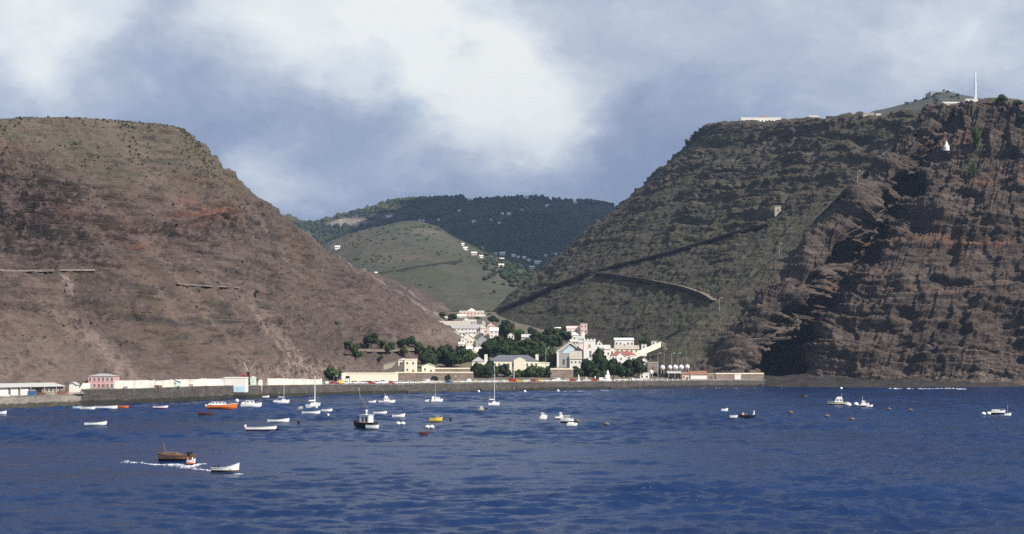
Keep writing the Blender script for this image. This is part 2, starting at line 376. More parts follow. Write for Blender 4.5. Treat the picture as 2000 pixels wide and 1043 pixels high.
for (px, py, rx, ry, dp) in ((60, 300, 45, 6, 3), (190, 370, 60, 5, 3), (240, 462, 45, 6, 3.5), (170, 640, 60, 5, 2.5), (270, 620, 70, 4, 2.5), (320, 655, 50, 4, 2), (340, 437, 26, 5, 3), (425, 480, 20, 5, 3)):
    disp = disp-dp*np.exp(-(((q0[..., 0]-px)/rx)**2+((q0[..., 1]-py-(px-q0[..., 0])*0.25)/ry)**2))*onslope
PL = PL+N*disp[..., None]
qq = proj(PL); fr_n = fbm(PL/45.0, 3, seed=171); streak = fbm(np.stack([(PL[..., 0]*0.8+PL[..., 1]*0.6)/26.0+Zl/45, PL[..., 1]/200, Zl/170.0], -1), 4, seed=172)
veg = np.clip(sstep(Zl, 95, 160)*(0.62+0.6*fr_n)+0.24*sstep(fr_n, 0.0, 0.5)+0.16, 0, 1)
ochre = np.clip(spot(385, 410, 45, 26, 0.9)+spot(435, 415, 30, 16, 0.8)+spot(420, 350, 50, 10, 0.6)+spot(290, 480, 40, 10, 0.7)+spot(20, 290, 40, 14, 0.6)+spot(140, 410, 40, 12, .6)+0.22*sstep(fr_n, 0.15, 0.5), 0, 1)
pale = np.clip(0.75*sstep(streak, 0.12, 0.42)*sstep(qq[..., 0], 430, 560)*(1-sstep(Zl, 90, 150))+spot(590, 720, 110, 22, 0.75)+spot(30, 700, 200, 60, 0.3)+spot(130, 560, 14, 22, .9)+0.42*sstep(streak, 0.05, 0.4)
       +sstep(qq[..., 0], 740, 800)*spot(870, 655, 60, 18, .7)+0.2*np.exp(-(Zl-8)**2/60), 0, 1)
left_hill = structure(link('terrain_left_headland', grid_mesh('left_headland', PL, dict(veg=veg*(1-0.6*np.clip(craggy, 0, 1)), ochre=ochre, pale=pale, crag_shade=np.clip(craggy*0.95+0.35*sstep(streak, 0.05, -0.35), 0, 1))), M['left']))

# --- green hill up the valley
px_m = [430, 560, 640, 682, 740, 800, 850, 900, 960, 1005, 1060, 1120, 1180]
py_m = [545, 512, 482, 465, 450, 443, 448, 470, 494, 512, 543, 580, 615]
D_c = [2500, 2520, 2550, 2560, 2600, 2650, 2650, 2600, 2520, 2440, 2300, 2150, 2000]
crest = np.array([at(a, b, d) for a, b, d in zip(px_m, py_m, D_c)])
base = np.array([at(880+(a-880)*0.5, 640, 1470) for a in px_m]); base[:, 2] = 58
m1 = base*0.66+crest*0.34; m2 = base*0.3+crest*0.7; m1[:, 2] -= 6; m2[:, 2] += 8
bk = crest+np.array([0, 260, -70.0])
PM = loft([base, m1, m2, crest, bk], [16, 28, 22, 26, 28, 26, 28, 28, 24, 26, 26, 20], [70, 90, 70, 20])
N = normals(PM); q0 = proj(PM)
disp = 20*fbm(PM/260.0, 4, seed=201)+9*(ridged(PM/np.array([120.0, 160, 200]), 4, seed=205)-0.5)+2.4*fbm(PM/26.0, 4, seed=207)
edge = np.ones_like(disp); edge[-45:] = np.linspace(1, 0.12, 45)[:, None]
edge[-20:] = 0.12
PM = PM+N*(disp*edge)[..., None]
qq = proj(PM); fr_n = fbm(PM/120.0, 4, seed=211)
veg = np.clip(0.62+1.1*fr_n-spot(800, 585, 120, 22, 0.6)-spot(760, 500, 90, 14, .35), 0, 1)
ochre = np.clip(spot(705, 478, 50, 14, 1.0)+spot(780, 505, 80, 12, 1.0)+0.4*sstep(fr_n, 0.0, 0.35), 0, 1); pale = np.clip(spot(650, 480, 14, 8, 1)+spot(840, 450, 40, 8, .6)+spot(760, 500, 70, 10, 0.5), 0, 1)
mid_hill = structure(link('terrain_green_hill', grid_mesh('green_hill', PM, dict(veg=veg, ochre=ochre, pale=pale)), M['mid']))

# --- wooded mountain behind
px_f = [200, 420, 545, 590, 640, 720, 800, 880, 950, 1030, 1100, 1160, 1205, 1300, 1450]
py_f = [420, 415, 426, 443, 435, 411, 394, 388, 387, 381, 389, 394, 404, 432, 480]
crest = np.array([at(a, b, 4500+120*math.sin(i*1.3)) for i, (a, b) in enumerate(zip(px_f, py_f))])
base = np.array([at(780+(a-780)*0.95, 600, 2750) for a in px_f]); base[:, 2] = 70
m1 = base*0.6+crest*0.4; m2 = base*0.28+crest*0.72; m2[:, 2] += 22; m1[:, 2] += 10
bk = crest+np.array([0, 400, -120.0])
PF = loft([base, m1, m2, crest, bk], [14, 16, 10, 14, 22, 22, 22, 22, 22, 22, 22, 18, 18, 14], [60, 70, 60, 14])
N = normals(PF); disp = 46*fbm(PF/420.0, 5, seed=301)+30*(ridged(PF/np.array([260.0, 400, 400]), 4, seed=305)-0.5)
edge = np.ones_like(disp); edge[-50:] = np.linspace(1, 0.06, 50)[:, None]; edge[-14:] = 0.06
PF = PF+N*(disp*edge)[..., None]
qq = proj(PF); fr_n = fbm(PF/260.0, 4, seed=311)
bald = np.clip(spot(685, 434, 40, 9, 1.4)+spot(760, 420, 28, 6, 0.8)+spot(650, 440, 20, 5, .7)+spot(1060, 415, 40, 5, 0.5)+spot(1015, 428, 30, 4, .4), 0, 1)
far_hill = structure(link('terrain_wooded_mountain', grid_mesh('wooded_mountain', PF, dict(veg=np.clip(0.9-bald, 0, 1), ochre=bald*0.3, pale=np.clip(bald, 0, 1))), M['far']))

# --- high knoll behind the right-hand plateau
px_k = [1560, 1650, 1700, 1740, 1780, 1812, 1824, 1850, 1868, 1905, 1950, 2030, 2150]
py_k = [262, 238, 221, 210, 199, 190, 181, 179, 183, 190, 199, 212, 235]
crest = np.array([at(a, b, 2300) for a, b in zip(px_k, py_k)]); base = crest.copy(); base[:, 1] = 1900; base[:, 0] *= 0.86; base[:, 2] = 250
m1 = base*0.5+crest*0.5; m1[:, 2] += 6; bk = crest+np.array([0, 200, -60.0])
PK = loft([base, m1, crest, bk], [12]*12, [40, 50, 12]); N = normals(PK)
disp = 10*fbm(PK/140.0, 4, seed=401)+2*fbm(PK/20.0, 3, seed=402); edge = np.ones_like(disp); edge[-40:] = np.linspace(1, .12, 40)[:, None]; edge[-12:] = .12
PK = PK+N*(disp*edge)[..., None]
knoll = structure(link('terrain_high_knoll', grid_mesh('high_knoll', PK, dict(veg=np.clip(0.75+fbm(PK/60.0, 3, seed=403), 0, 1), ochre=disp*0, pale=np.clip(fbm(PK/40.0, 3, seed=404)*0.8, 0, 1))), M['knoll']))

def on_terrain(P, px, py, r=2.5):
    """nearest surface point of a terrain grid along the sight line through (px, py)"""
    q = proj(P).reshape(-1, 2); d = np.abs(q[:, 0]-px)+np.abs(q[:, 1]-py)
    ok = np.where(d < r)[0]
    if len(ok) == 0: ok = np.array([np.argmin(d)])
    pts = P.reshape(-1, 3)[ok]
    return pts[np.argmin(pts[:, 1])].copy()
# ------------------------------------------------------------------ quay line, valley floor, sea
QUAY = [(-700, 812, 4.2), (-200, 801, 4.2), (0, 795, 4.2), (156, 789, 4.2), (158, 788, 6.2), (260, 786, 6.2), (400, 779, 6.2), (480, 776, 6.0), (516, 775, 5.8), (640, 770, 5.2), (780, 767, 4.7), (860, 764, 4.5),
        (1060, 761, 4.5), (1250, 758, 4.5), (1380, 756, 4.4), (1494, 755, 4.2)]
def quay_pt(px):
    xs = [q[0] for q in QUAY]; py = np.interp(px, xs, [q[1] for q in QUAY]); zt = np.interp(px, xs, [q[2] for q in QUAY])
    D = F*HC/(py-HY); return (px-CX)/F*D, D, zt
def floor_z(Y): return 4.5+max(0.0, Y-900)*0.1
def floor_at(py):            # depth of the valley floor seen at row py
    return 301000.0/(py-408.0)

def stone_mat(name, a, b, mortar, scale=0.45, bump=0.4, weed=False):
    m, t, bs = new_mat(name)
    g = t.add('ShaderNodeNewGeometry').outputs['Position']
    n = t.noise(g, 0.12, 6, 0.65).outputs['Fac']; n2 = t.noise(g, 1.3, 4, 0.65).outputs['Fac']
    v = t.add('ShaderNodeTexVoronoi'); v.feature = 'F1'; v.inputs['Scale'].default_value = scale
    t.l.new(t.vmath('MULTIPLY', g, (1, 1, 1.8)), v.inputs['Vector'])
    c = t.mix(t.smooth(n, 0.35, 0.65), a, b)
    c = t.mix(t.math('MULTIPLY', t.smooth(n2, 0.4, 0.7), 0.55), c, mortar)
    vc = t.add('ShaderNodeSeparateColor'); t.l.new(v.outputs['Color'], vc.inputs[0])
    c = t.mix(t.math('MULTIPLY', vc.outputs[0], 0.35), c, tuple(x*0.45 for x in a))
    if weed:                                              # weed and damp up to the reach of the tide, ragged edge, and streaks of run-off
        sz = t.add('ShaderNodeSeparateXYZ'); t.l.new(g, sz.inputs[0])
        edge = t.math('ADD', sz.outputs[2], t.math('MULTIPLY', t.math('SUBTRACT', t.noise(g, 0.5, 4, 0.6).outputs['Fac'], 0.5), 2.4))
        c = t.mix(t.math('MULTIPLY', t.smooth(edge, 1.7, 0.9), 0.8), c, (0.022, 0.024, 0.018))
        st = t.noise(t.vmath('MULTIPLY', g, (0.3, 0.3, 0.05)), 1.0, 4, 0.7).outputs['Fac']
        c = t.mix(t.math('MULTIPLY', t.smooth(st, 0.54, 0.78), 0.35), c, t.mix(0.5, c, (0.30, 0.27, 0.23)))
        c = t.mix(t.math('MULTIPLY', t.smooth(st, 0.46, 0.28), 0.4), c, (0.03, 0.028, 0.026))
    t.l.new(c, bs.inputs['Base Color']); bs.inputs['Roughness'].default_value = 0.9; bs.inputs['Specular IOR Level'].default_value = 0.15
    bp = t.add('ShaderNodeBump', inp={'Strength': bump, 'Distance': 0.5, 'Height': t.math('ADD', n2, v.outputs['Distance'])}); t.l.new(bp.outputs[0], bs.inputs['Normal'])
    return m
M['quay'] = stone_mat('quay_stone', (0.055, 0.05, 0.047), (0.10, 0.09, 0.08), (0.17, 0.15, 0.13), weed=True)
M['apron'] = stone_mat('apron_stone', (0.20, 0.175, 0.15), (0.30, 0.265, 0.22), (0.38, 0.34, 0.29), weed=True)
M['wharf'] = stone_mat('wharf_paving', (0.20, 0.18, 0.155), (0.27, 0.24, 0.21), (0.33, 0.30, 0.26), 0.2)
M['earth'] = stone_mat('valley_earth', (0.13, 0.11, 0.08), (0.19, 0.155, 0.12), (0.10, 0.11, 0.06), 0.1)
M['brownwall'] = stone_mat('brown_rubble_wall', (0.24, 0.18, 0.15), (0.31, 0.24, 0.20), (0.38, 0.31, 0.26), 0.5)
M['dark_rock_shade'] = stone_mat('wet_rock_and_shade', (0.018, 0.017, 0.016), (0.042, 0.037, 0.033), (0.085, 0.072, 0.063), 0.3)  # wet shelf rock; its dark tone also paints shade below hill roads

# wharf deck behind the sea wall
xs = np.concatenate([np.linspace(-700, 150, 18), [156, 158], np.linspace(170, 1494, 60)])
front_p = np.array([quay_pt(x) for x in xs])
rowsw = []
for k in (0.0, 8, 20, 40, 70):
    r = front_p.copy(); r[:, 1] += k+0.9; rowsw.append(r)
wharf = structure(link('wharf_pavement', grid_mesh('wharf', np.array(rowsw), smooth=False), M['wharf']))
# valley floor rising inland
gx = np.linspace(-140, 166, 62); gy = np.concatenate([np.linspace(880, 1000, 25), np.linspace(1010, 1490, 40)])
GX, GY = np.meshgrid(gx, gy)
qx = [quay_pt(p)[0] for p in range(640, 1500, 20)]; qy = [quay_pt(p)[1]+14 for p in range(640, 1500, 20)]
GY = np.maximum(GY, np.interp(GX, qx, qy)); GZ = 4.46+np.maximum(0, GY-900-72*sstep(GX, 45, 85))*0.1
GP = np.stack([GX, GY, GZ], -1); bump = fbm(GP/40.0, 3, seed=501)*np.clip((GY-910)/80, 0, 1)*1.2
GP[..., 2] += bump-0.3
valley = structure(link('ground_valley_floor', grid_mesh('valley_floor', GP), M['earth']))

# sea wall: one stone-faced wall with a coping, in front of the deck
def ribbon_wall(pts_bottom, pts_top, thick, name):
    n = len(pts_bottom); v = []; f = []
    for a, b in zip(pts_bottom, pts_top):
        v += [tuple(a), tuple(b), (b[0], b[1]+thick, b[2]), (a[0], a[1]+thick, a[2])]
    for i in range(n-1):
        o = 4*i; p = 4*(i+1)
        f += [(o, p, p+1, o+1), (o+1, p+1, p+2, o+2), (o+2, p+2, p+3, o+3), (o+3, p+3, p, o)]
    f += [(0, 1, 2, 3), (4*n-4, 4*n-1, 4*n-2, 4*n-3)]
    me = bpy.data.meshes.new(name); me.from_pydata(v, [], f); me.update(); return me
def wall_thing(px0, px1, mat, label, n=40, extra=0.0):
    root = bpy.data.objects.new('sea_wall', None); C.objects.link(root)
    xs = np.linspace(px0, px1, n); fp = np.array([quay_pt(x) for x in xs]); x0, y0, _ = fp[0]
    root.location = (x0, y0, 0); tag(root, label, 'sea wall')
    jit = fbm(np.stack([xs/9.0, xs*0, xs*0], -1), 3, seed=7)*0.25
    bot = np.stack([fp[:, 0]-x0, fp[:, 1]-y0-1.2+jit, fp[:, 2]*0-2.5], -1); top = np.stack([fp[:, 0]-x0, fp[:, 1]-y0-0.3+jit*0.5, fp[:, 2]-0.35], -1)
    link('wall_face', ribbon_wall(bot, top, 1.6, 'wall_face'), mat, root)
    cb = top+np.array([0, -0.25, 0.004]); ct = cb+np.array([0, 0, 0.34])
    link('coping', ribbon_wall(cb, ct, 1.2, 'coping'), M['apron'], root)
    return root
wall_thing(-700, 157, M['apron'], 'pale stone quay apron below the long shed with white doors')
wall_thing(158, 515, M['quay'], 'grey stone sea wall below the pink building and white boundary wall', 50)
wall_thing(516, 1494, M['quay'], 'long dark stone sea wall below the row of parked cars', 110)

# rock shelf at the foot of the sea cliff
pxs = np.linspace(1480, 2700, 420); fr = np.array([0.0, 0.15, 0.4, 0.6, 0.8, 1.0, 1.25])
RS = []
for k, f_ in enumerate(fr):
    ys = np.interp(pxs, [1480, 1800, 2000, 2700], [919, 900, 935, 930])+f_*36
    z = np.interp(f_, [0, 0.15, 0.4, 1.0, 1.25], [-1.5, 1.0, 1.8, 3.0, 6])+0*pxs
    X = (pxs-CX)/F*ys; RS.append(np.stack([X, ys, z], -1))
RS = crom(np.array(RS), [8, 10, 8, 8, 8, 8])
nz = fbm(RS/np.array([14.0, 10, 8]), 5, 0.6, seed=601); nb = ridged(RS/np.array([30.0, 16, 10]), 3, seed=602)-0.5
RS[..., 1] += nz*5; RS[..., 2] += nz*2.4+nb*4.5*np.linspace(0.2, 1, RS.shape[0])[:, None]
link('rock_shelf', grid_mesh('rock_shelf', RS), M['dark_rock_shade']); structure(bpy.data.objects['rock_shelf'])

# ---- sea
def sea_material():
    m, t, b = new_mat('sea_water')
    g = t.add('ShaderNodeNewGeometry').outputs['Position']
    n1 = t.noise(t.vmath('MULTIPLY', g, (0.55, 1.0, 1.0)), 0.75, 5, 0.62).outputs['Fac']
    n2 = t.noise(t.vmath('MULTIPLY', g, (0.6, 1.0, 1.0)), 2.6, 3, 0.6).outputs['Fac']
    n3 = t.noise(t.vmath('MULTIPLY', g, (0.35, 1.0, 1.0)), 0.012, 4, 0.6).outputs['Fac']
    c = t.mix(t.smooth(n3, 0.35, 0.65), (0.0048, 0.0185, 0.066), (0.0065, 0.0255, 0.088))
    t.l.new(c, b.inputs['Base Color'])
    b.inputs['IOR'].default_value = 1.33; b.inputs['Specular IOR Level'].default_value = 0.42
    t.l.new(t.math('MULTIPLY_ADD', n3, 0.2, 0.12), b.inputs['Roughness'])
    hgt = t.math('ADD', n1, t.math('MULTIPLY', n2, 0.3))
    bp = t.add('ShaderNodeBump', inp={'Strength': 0.8, 'Distance': 0.35, 'Height': hgt}); t.l.new(bp.outputs[0], b.inputs['Normal'])
    return m
M['sea'] = sea_material()
ys = [-1600.0, -600, -200, 60, 130]
y = 150.0
while y < 1040: ys.append(y); y += 0.62+(y-150)*0.0015
ys += [1100, 1250]
ts = np.concatenate([[-3200, -1200], np.linspace(-0.42, 0.42, 430), [1200, 3200]])
YY = np.array(ys)[:, None]+0*ts[None]; XX = np.where(np.abs(ts)[None] < 1, ts[None]*np.maximum(YY, 120), ts[None]+0*YY)
rng = np.random.default_rng(5); ZZ = np.zeros_like(XX); DX = np.zeros_like(XX)
inside = (np.abs(ts)[None] < 1)*(YY > 140)*(YY < 1045)
for k in range(60):
    lam = 2.0*(1.052**k); ang = rng.normal(0.10, 0.40); amp = 0.031*lam**0.5*rng.uniform(0.5, 1.2)*(0.55 if lam > 11 else 1.0)
    kx, ky = math.sin(ang)*2*math.pi/lam, math.cos(ang)*2*math.pi/lam
    res = np.clip(lam/(3.0*(0.62+(np.maximum(YY, 150)-150)*0.0015)), 0, 1)          # leave out waves finer than the sheet can carry
    ph = XX*kx+YY*ky+rng.uniform(0, 6.28); s_ = 1-2*np.abs(np.sin(ph*0.5))**1.15
    ZZ += amp*s_*res**2
gust = 0.35+1.0*sstep(fbm(np.stack([XX/70, YY/55, XX*0], -1), 4, seed=701), -0.45, 0.45)
ZZ = ZZ*inside*gust
def sea_level(x, y):
    i = min(max(int(np.searchsorted(ys, y)), 0), len(ys)-1); j = int(np.argmin(np.abs(XX[i]-x))); return float(ZZ[i, j])
sea = structure(link('sea', grid_mesh('sea', np.stack([XX, YY, ZZ], -1)), M['sea']))
# ------------------------------------------------------------------ mesh builder
class MB:
    def __init__(s): s.v = []; s.f = []; s.m = []
    def add(s, v, f, m=0):
        o = len(s.v); s.v += [tuple(float(c) for c in p) for p in v]; s.f += [tuple(o+i for i in q) for q in f]; s.m += [m]*len(f); return s
    def box(s, x0, x1, y0, y1, z0, z1, m=0):
        v = [(x0, y0, z0), (x1, y0, z0), (x1, y1, z0), (x0, y1, z0), (x0, y0, z1), (x1, y0, z1), (x1, y1, z1), (x0, y1, z1)]
        return s.add(v, [(0, 3, 2, 1), (4, 5, 6, 7), (0, 1, 5, 4), (1, 2, 6, 5), (2, 3, 7, 6), (3, 0, 4, 7)], m)
    def prism(s, poly, y0, y1, m=0):
        """polygon in x,z (counter-clockwise seen from -y) pushed from y0 to y1"""
        n = len(poly); v = [(x, y0, z) for x, z in poly]+[(x, y1, z) for x, z in poly]
        f = [tuple(range(n)), tuple(range(2*n-1, n-1, -1))]+[(i, i+n, (i+1) % n+n, (i+1) % n) for i in range(n)]
        return s.add(v, f, m)
    def prism_x(s, poly, x0, x1, m=0):
        n = len(poly); v = [(x0, y, z) for y, z in poly]+[(x1, y, z) for y, z in poly]
        f = [tuple(range(n-1, -1, -1)), tuple(range(n, 2*n))]+[(i, (i+1) % n, (i+1) % n+n, i+n) for i in range(n)]
        return s.add(v, f, m)
    def tube(s, p0, p1, r0, r1=None, n=8, m=0):
        r1 = r0 if r1 is None else r1; p0 = Vector(p0); p1 = Vector(p1); d = (p1-p0).normalized()
        a = d.orthogonal().normalized(); b = d.cross(a); v = []
        for p, r in ((p0, r0), (p1, r1)):
            for k in range(n):
                t = 2*math.pi*k/n; v.append(p+a*(r*math.cos(t))+b*(r*math.sin(t)))
        return s.add(v, [(k, (k+1) % n, (k+1) % n+n, k+n) for k in range(n)]+[tuple(range(n-1, -1, -1)), tuple(range(n, 2*n))], m)
    def lathe(s, prof, n=14, c=(0, 0), m=0):
        v = []; f = []
        for r, z in prof:
            for k in range(n):
                t = 2*math.pi*k/n; v.append((c[0]+r*math.cos(t), c[1]+r*math.sin(t), z))
        for j in range(len(prof)-1):
            f += [(j*n+k, j*n+(k+1) % n, (j+1)*n+(k+1) % n, (j+1)*n+k) for k in range(n)]
        f += [tuple(range(n-1, -1, -1)), tuple((len(prof)-1)*n+k for k in range(n))]
        return s.add(v, f, m)
    def mesh(s, name, mats, smooth=False):
        me = bpy.data.meshes.new(name); me.from_pydata(s.v, [], s.f)
        for mt in (mats if isinstance(mats, (list, tuple)) else [mats]): me.materials.append(mt)
        me.polygons.foreach_set('material_index', s.m)
        if smooth: me.polygons.foreach_set('use_smooth', [True]*len(s.f))
        me.update(); return me
    def build(s, name, mats, parent=None, smooth=False):
        return link(name, s.mesh(name, mats, smooth), None, parent)
def empty(name, loc, rz=0.0):
    o = bpy.data.objects.new(name, None); C.objects.link(o); o.location = loc; o.rotation_euler = (0, 0, rz)
    o.empty_display_size = 0.5; return o
def copy_tree(o, parent=None):
    c = o.copy(); C.objects.link(c); c.parent = parent
    for ch in list(o.children): copy_tree(ch, c)
    return c

for nm, col, rg, vr in (('white', (0.80, 0.77, 0.70), .7, .05), ('cream', (0.82, 0.75, 0.57), .7, .06), ('paleyellow', (0.84, 0.785, 0.62), .7, .05), ('pink', (0.62, 0.34, 0.33), .7, .10), ('palepink', (0.72, 0.52, 0.47), .7, .08),
                        ('grey', (0.36, 0.35, 0.34), .8, .10), ('slate', (0.13, 0.135, 0.16), .7, .14), ('rust', (0.27, 0.13, 0.09), .8, .2), ('redroof', (0.30, 0.10, 0.085), .7, .14), ('tin', (0.50, 0.49, 0.46), .55, .10),
                        ('brown', (0.17, 0.11, 0.075), .85, .2), ('dark', (0.018, 0.018, 0.02), .6, .1), ('paleblue', (0.52, 0.68, 0.74), .6, .06), ('blue', (0.06, 0.14, 0.30), .5, .1), ('palegreen', (0.62, 0.72, 0.62), .7, .06),
                        ('orange', (0.68, 0.17, 0.035), .45, .08), ('yellow', (0.72, 0.50, 0.07), .45, .08), ('maroon', (0.10, 0.028, 0.03), .5, .1), ('wood', (0.20, 0.12, 0.07), .8, .25), ('oldwood', (0.13, 0.085, 0.055), .9, .3),
                        ('gloss_white', (0.80, 0.80, 0.78), .3, .03), ('gloss_red', (0.42, 0.04, 0.03), .3, .05), ('gloss_blue', (0.05, 0.10, 0.28), .3, .05), ('gloss_cream', (0.74, 0.68, 0.52), .3, .04), ('gloss_green', (0.05, 0.14, 0.09), .3, .05),
                        ('tyre', (0.02, 0.02, 0.02), .9, .1), ('steel', (0.42, 0.43, 0.44), .45, .08), ('stonelight', (0.42, 0.37, 0.31), .9, .14), ('sail', (0.70, 0.68, 0.62), .9, .05), ('rope', (0.32, 0.27, 0.2), .9, .1), ('skin', (0.30, 0.17, 0.11), .6, .05),
                        ('navy', (0.02, 0.025, 0.05), .8, .1), ('foam', (0.82, 0.85, 0.88), .8, .05), ('road', (0.15, 0.125, 0.10), .95, .15), ('palepath', (0.165, 0.13, 0.115), .95, .3)):
    M[nm] = plain('paint_'+nm, col, rg, vr)
gm, gt, gb = new_mat('window_glass'); gb.inputs['Base Color'].default_value = (0.02, 0.026, 0.032, 1); gb.inputs['Roughness'].default_value = 0.12
M['glass'] = gm
gvar = gt.noise(gt.add('ShaderNodeTexCoord').outputs['Object'], 0.7, 2).outputs['Fac']
gt.l.new(gt.ramp(gvar, [(0.3, (0.015, 0.018, 0.022)), (0.7, (0.045, 0.05, 0.055))]), gb.inputs['Base Color'])

_win = {}
def window(parent, x, y, z, ww, wh, frame='white', name='window'):
    """a framed window standing 6 cm proud of a front wall; pane and glazing bars are its own pieces"""
    key = (round(ww, 1), round(wh, 1), frame)
    if key not in _win:
        fr = MB(); b = 0.12
        fr.box(-ww/2-b, ww/2+b, -0.08, 0.05, wh, wh+b).box(-ww/2-b, ww/2+b, -0.14, 0.05, -b, 0).box(-ww/2-b, -ww/2, -0.08, 0.05, 0, wh).box(ww/2, ww/2+b, -0.08, 0.05, 0, wh).box(-0.04, 0.04, -0.06, 0.05, 0, wh)
        pn = MB().box(-ww/2, ww/2, -0.03, 0.05, 0, wh)
        _win[key] = (fr.mesh('window_frame', M[frame]), pn.mesh('window_pane', M['glass']))
    f = link(name, _win[key][0], None, parent); f.location = (x, y, z)
    p = link('pane', _win[key][1], None, f)
    return f

def house(px0, px1, pt, pb, label, depth=9.0, roof='gable_x', rh=0.35, wall='white', roofm='slate', D=None, win=(1, 3), yaw=0.0, door=True, name='house', cat='house', group=None, eave=0.35, chimney=0, ground=None, sink=2.0, winw=1.1, winh=1.4, doorm='brown'):
    """front wall from column px0 to px1, roof top at row pt and foot at row pb; rh = share of the height that is roof"""
    if D is None: D = floor_at(pb)
    W = (px1-px0)/F*D; H = (pb-pt)/F*D; xc = ((px0+px1)/2-CX)/F*D; zb = HC+(HY-pb)/F*D
    r = empty(name, (xc, D, zb), rad(yaw)); tag(r, label, cat, group)
    hr = H*rh; hw = H-hr; x0, x1, e = -W/2, W/2, eave
    wl = MB()
    if roof == 'gable_y':
        wl.prism([(x0, -sink), (x1, -sink), (x1, hw), (0, H-0.1), (x0, hw)], 0, depth)
    elif roof == 'gable_x':
        wl.prism_x([(0, -sink), (depth, -sink), (depth, hw), (depth/2, H-0.1), (0, hw)], x0, x1)
    else: wl.box(x0, x1, 0, depth, -sink, hw)
    wl.build('wall', M[wall], r)
    rf = MB(); t = 0.18
    if roof == 'gable_x':
        s = hr/(depth/2)
        rf.prism_x([(-e, hw-e*s+t), (-e, hw-e*s), (depth/2, H-0.02), (depth+e, hw-e*s), (depth+e, hw-e*s+t), (depth/2, H+t)][::-1], x0-e, x1+e)
    elif roof == 'gable_y':
        s = hr/(W/2)
        rf.prism([(x0-e, hw-e*s), (0, H-0.02), (x1+e, hw-e*s), (x1+e, hw-e*s+t), (0, H+t), (x0-e, hw-e*s+t)], -e, depth+e)
    elif roof == 'hip':
        i = min(depth, W)/2
        v = [(x0-e, -e, hw), (x1+e, -e, hw), (x1+e, depth+e, hw), (x0-e, depth+e, hw), (x0+i*0.95, depth/2, H), (x1-i*0.95, depth/2, H)]
        rf.add(v, [(0, 1, 5, 4), (1, 2, 5), (2, 3, 4, 5), (3, 0, 4), (0, 3, 2, 1)])
    elif roof == 'shed':
        rf.prism_x([(-e, hw+t), (-e, hw+0.003), (depth+e, H), (depth+e, H+t)][::-1], x0-e, x1+e)
    else:
        rf.box(x0-0.15, x1+0.15, -0.15, depth+0.15, hw+0.003, H)
        rf.box(x0+0.1, x1-0.1, 0.1, depth-0.1, H+0.002, H+0.03)
    ro = rf.build('roof', M[roofm], r)
    for k in range(chimney):
        cx_ = x0+W*(0.12+0.76*k/max(1, chimney-1)) if chimney > 1 else x0+W*0.25
        MB().box(cx_-0.45, cx_+0.45, depth/2-0.5, depth/2+0.5, hw, H+1.4).build('chimney', M[wall], ro)
    if win:
        nr, nc = win
        for a in range(nr):
            for b in range(nc):
                zc = hw*(a+0.5)/nr-winh/2+0.15; xx = x0+W*(b+0.5)/nc
                if door and a == 0 and b == nc//2: continue
                if hw/nr > winh*0.9: window(r, xx, -0.02, max(0.3, zc), winw, min(winh, hw/nr*0.7))
        if door:
            nc2 = nc//2; xx = x0+W*(nc2+0.5)/nc
            dd = MB().box(-0.6, 0.6, -0.09, 0.05, 0, min(2.2, hw*0.8)).build('door', M[doorm], r); dd.location = (xx, -0.02, 0)
            hd = MB().box(0.40, 0.50, -0.14, -0.08, 0.95, 1.05).build('handle', M['steel'], dd)
    return r

# ------------------------------------------------------------------ left wharf
def qz(px): return quay_pt(px)[2]
def wharf_row(px, back):        # row of the deck 'back' metres behind the quay edge at column px
    x, D, z = quay_pt(px); return HY-F*(z-HC)/(D+back), D+back

# long shed with white doors
pb, D = wharf_row(55, 9)
q0_, q1_ = quay_pt(-120), quay_pt(131); r = empty('long_shed', ((55-CX)/F*D, D, 4.2), math.atan2(q1_[1]-q0_[1], q1_[0]-q0_[0])*0.9); tag(r, 'long low shed with three white doors and grey tin roof at left quay', 'shed')
k = D/F; W0, W1 = (-120-55)*k, (131-55)*k
MB().box(W0, W1, 0, 8, -1, 3.4).build('wall', M['brownwall'], r)
ro = MB().prism_x([(-1.2, 3.35), (8.3, 4.7), (8.3, 4.85), (-1.2, 3.55)], W0-0.3, W1+0.3).build('roof', M['tin'], r)
for a, b in ((-40, -18), (-12, 12.5), (19, 33), (39, 55)):
    d = MB().box((a-55)*k, (b-55)*k, -0.14, 0.06, 0.05, 3.0).build('door', M['white'], r)
    MB().box((b-55)*k-0.5, (b-55)*k-0.3, -0.22, -0.13, 1.2, 1.35).build('handle', M['steel'], d)
MB().box((71-55)*k, (84-55)*k, -0.05, 0.06, 0.05, 2.8).build('dark_doorway', M['dark'], r)
for a in (95, 104, 124):
    window(r, (a-55)*k, -0.02, 1.2, 1.5, 1.2)
for a in (16, 36, 58, 87, 113, 130):
    MB().box((a-55)*k-0.12, (a-55)*k+0.12, -1.0, -0.76, 0, 3.3).build('post', M['stonelight'], r)
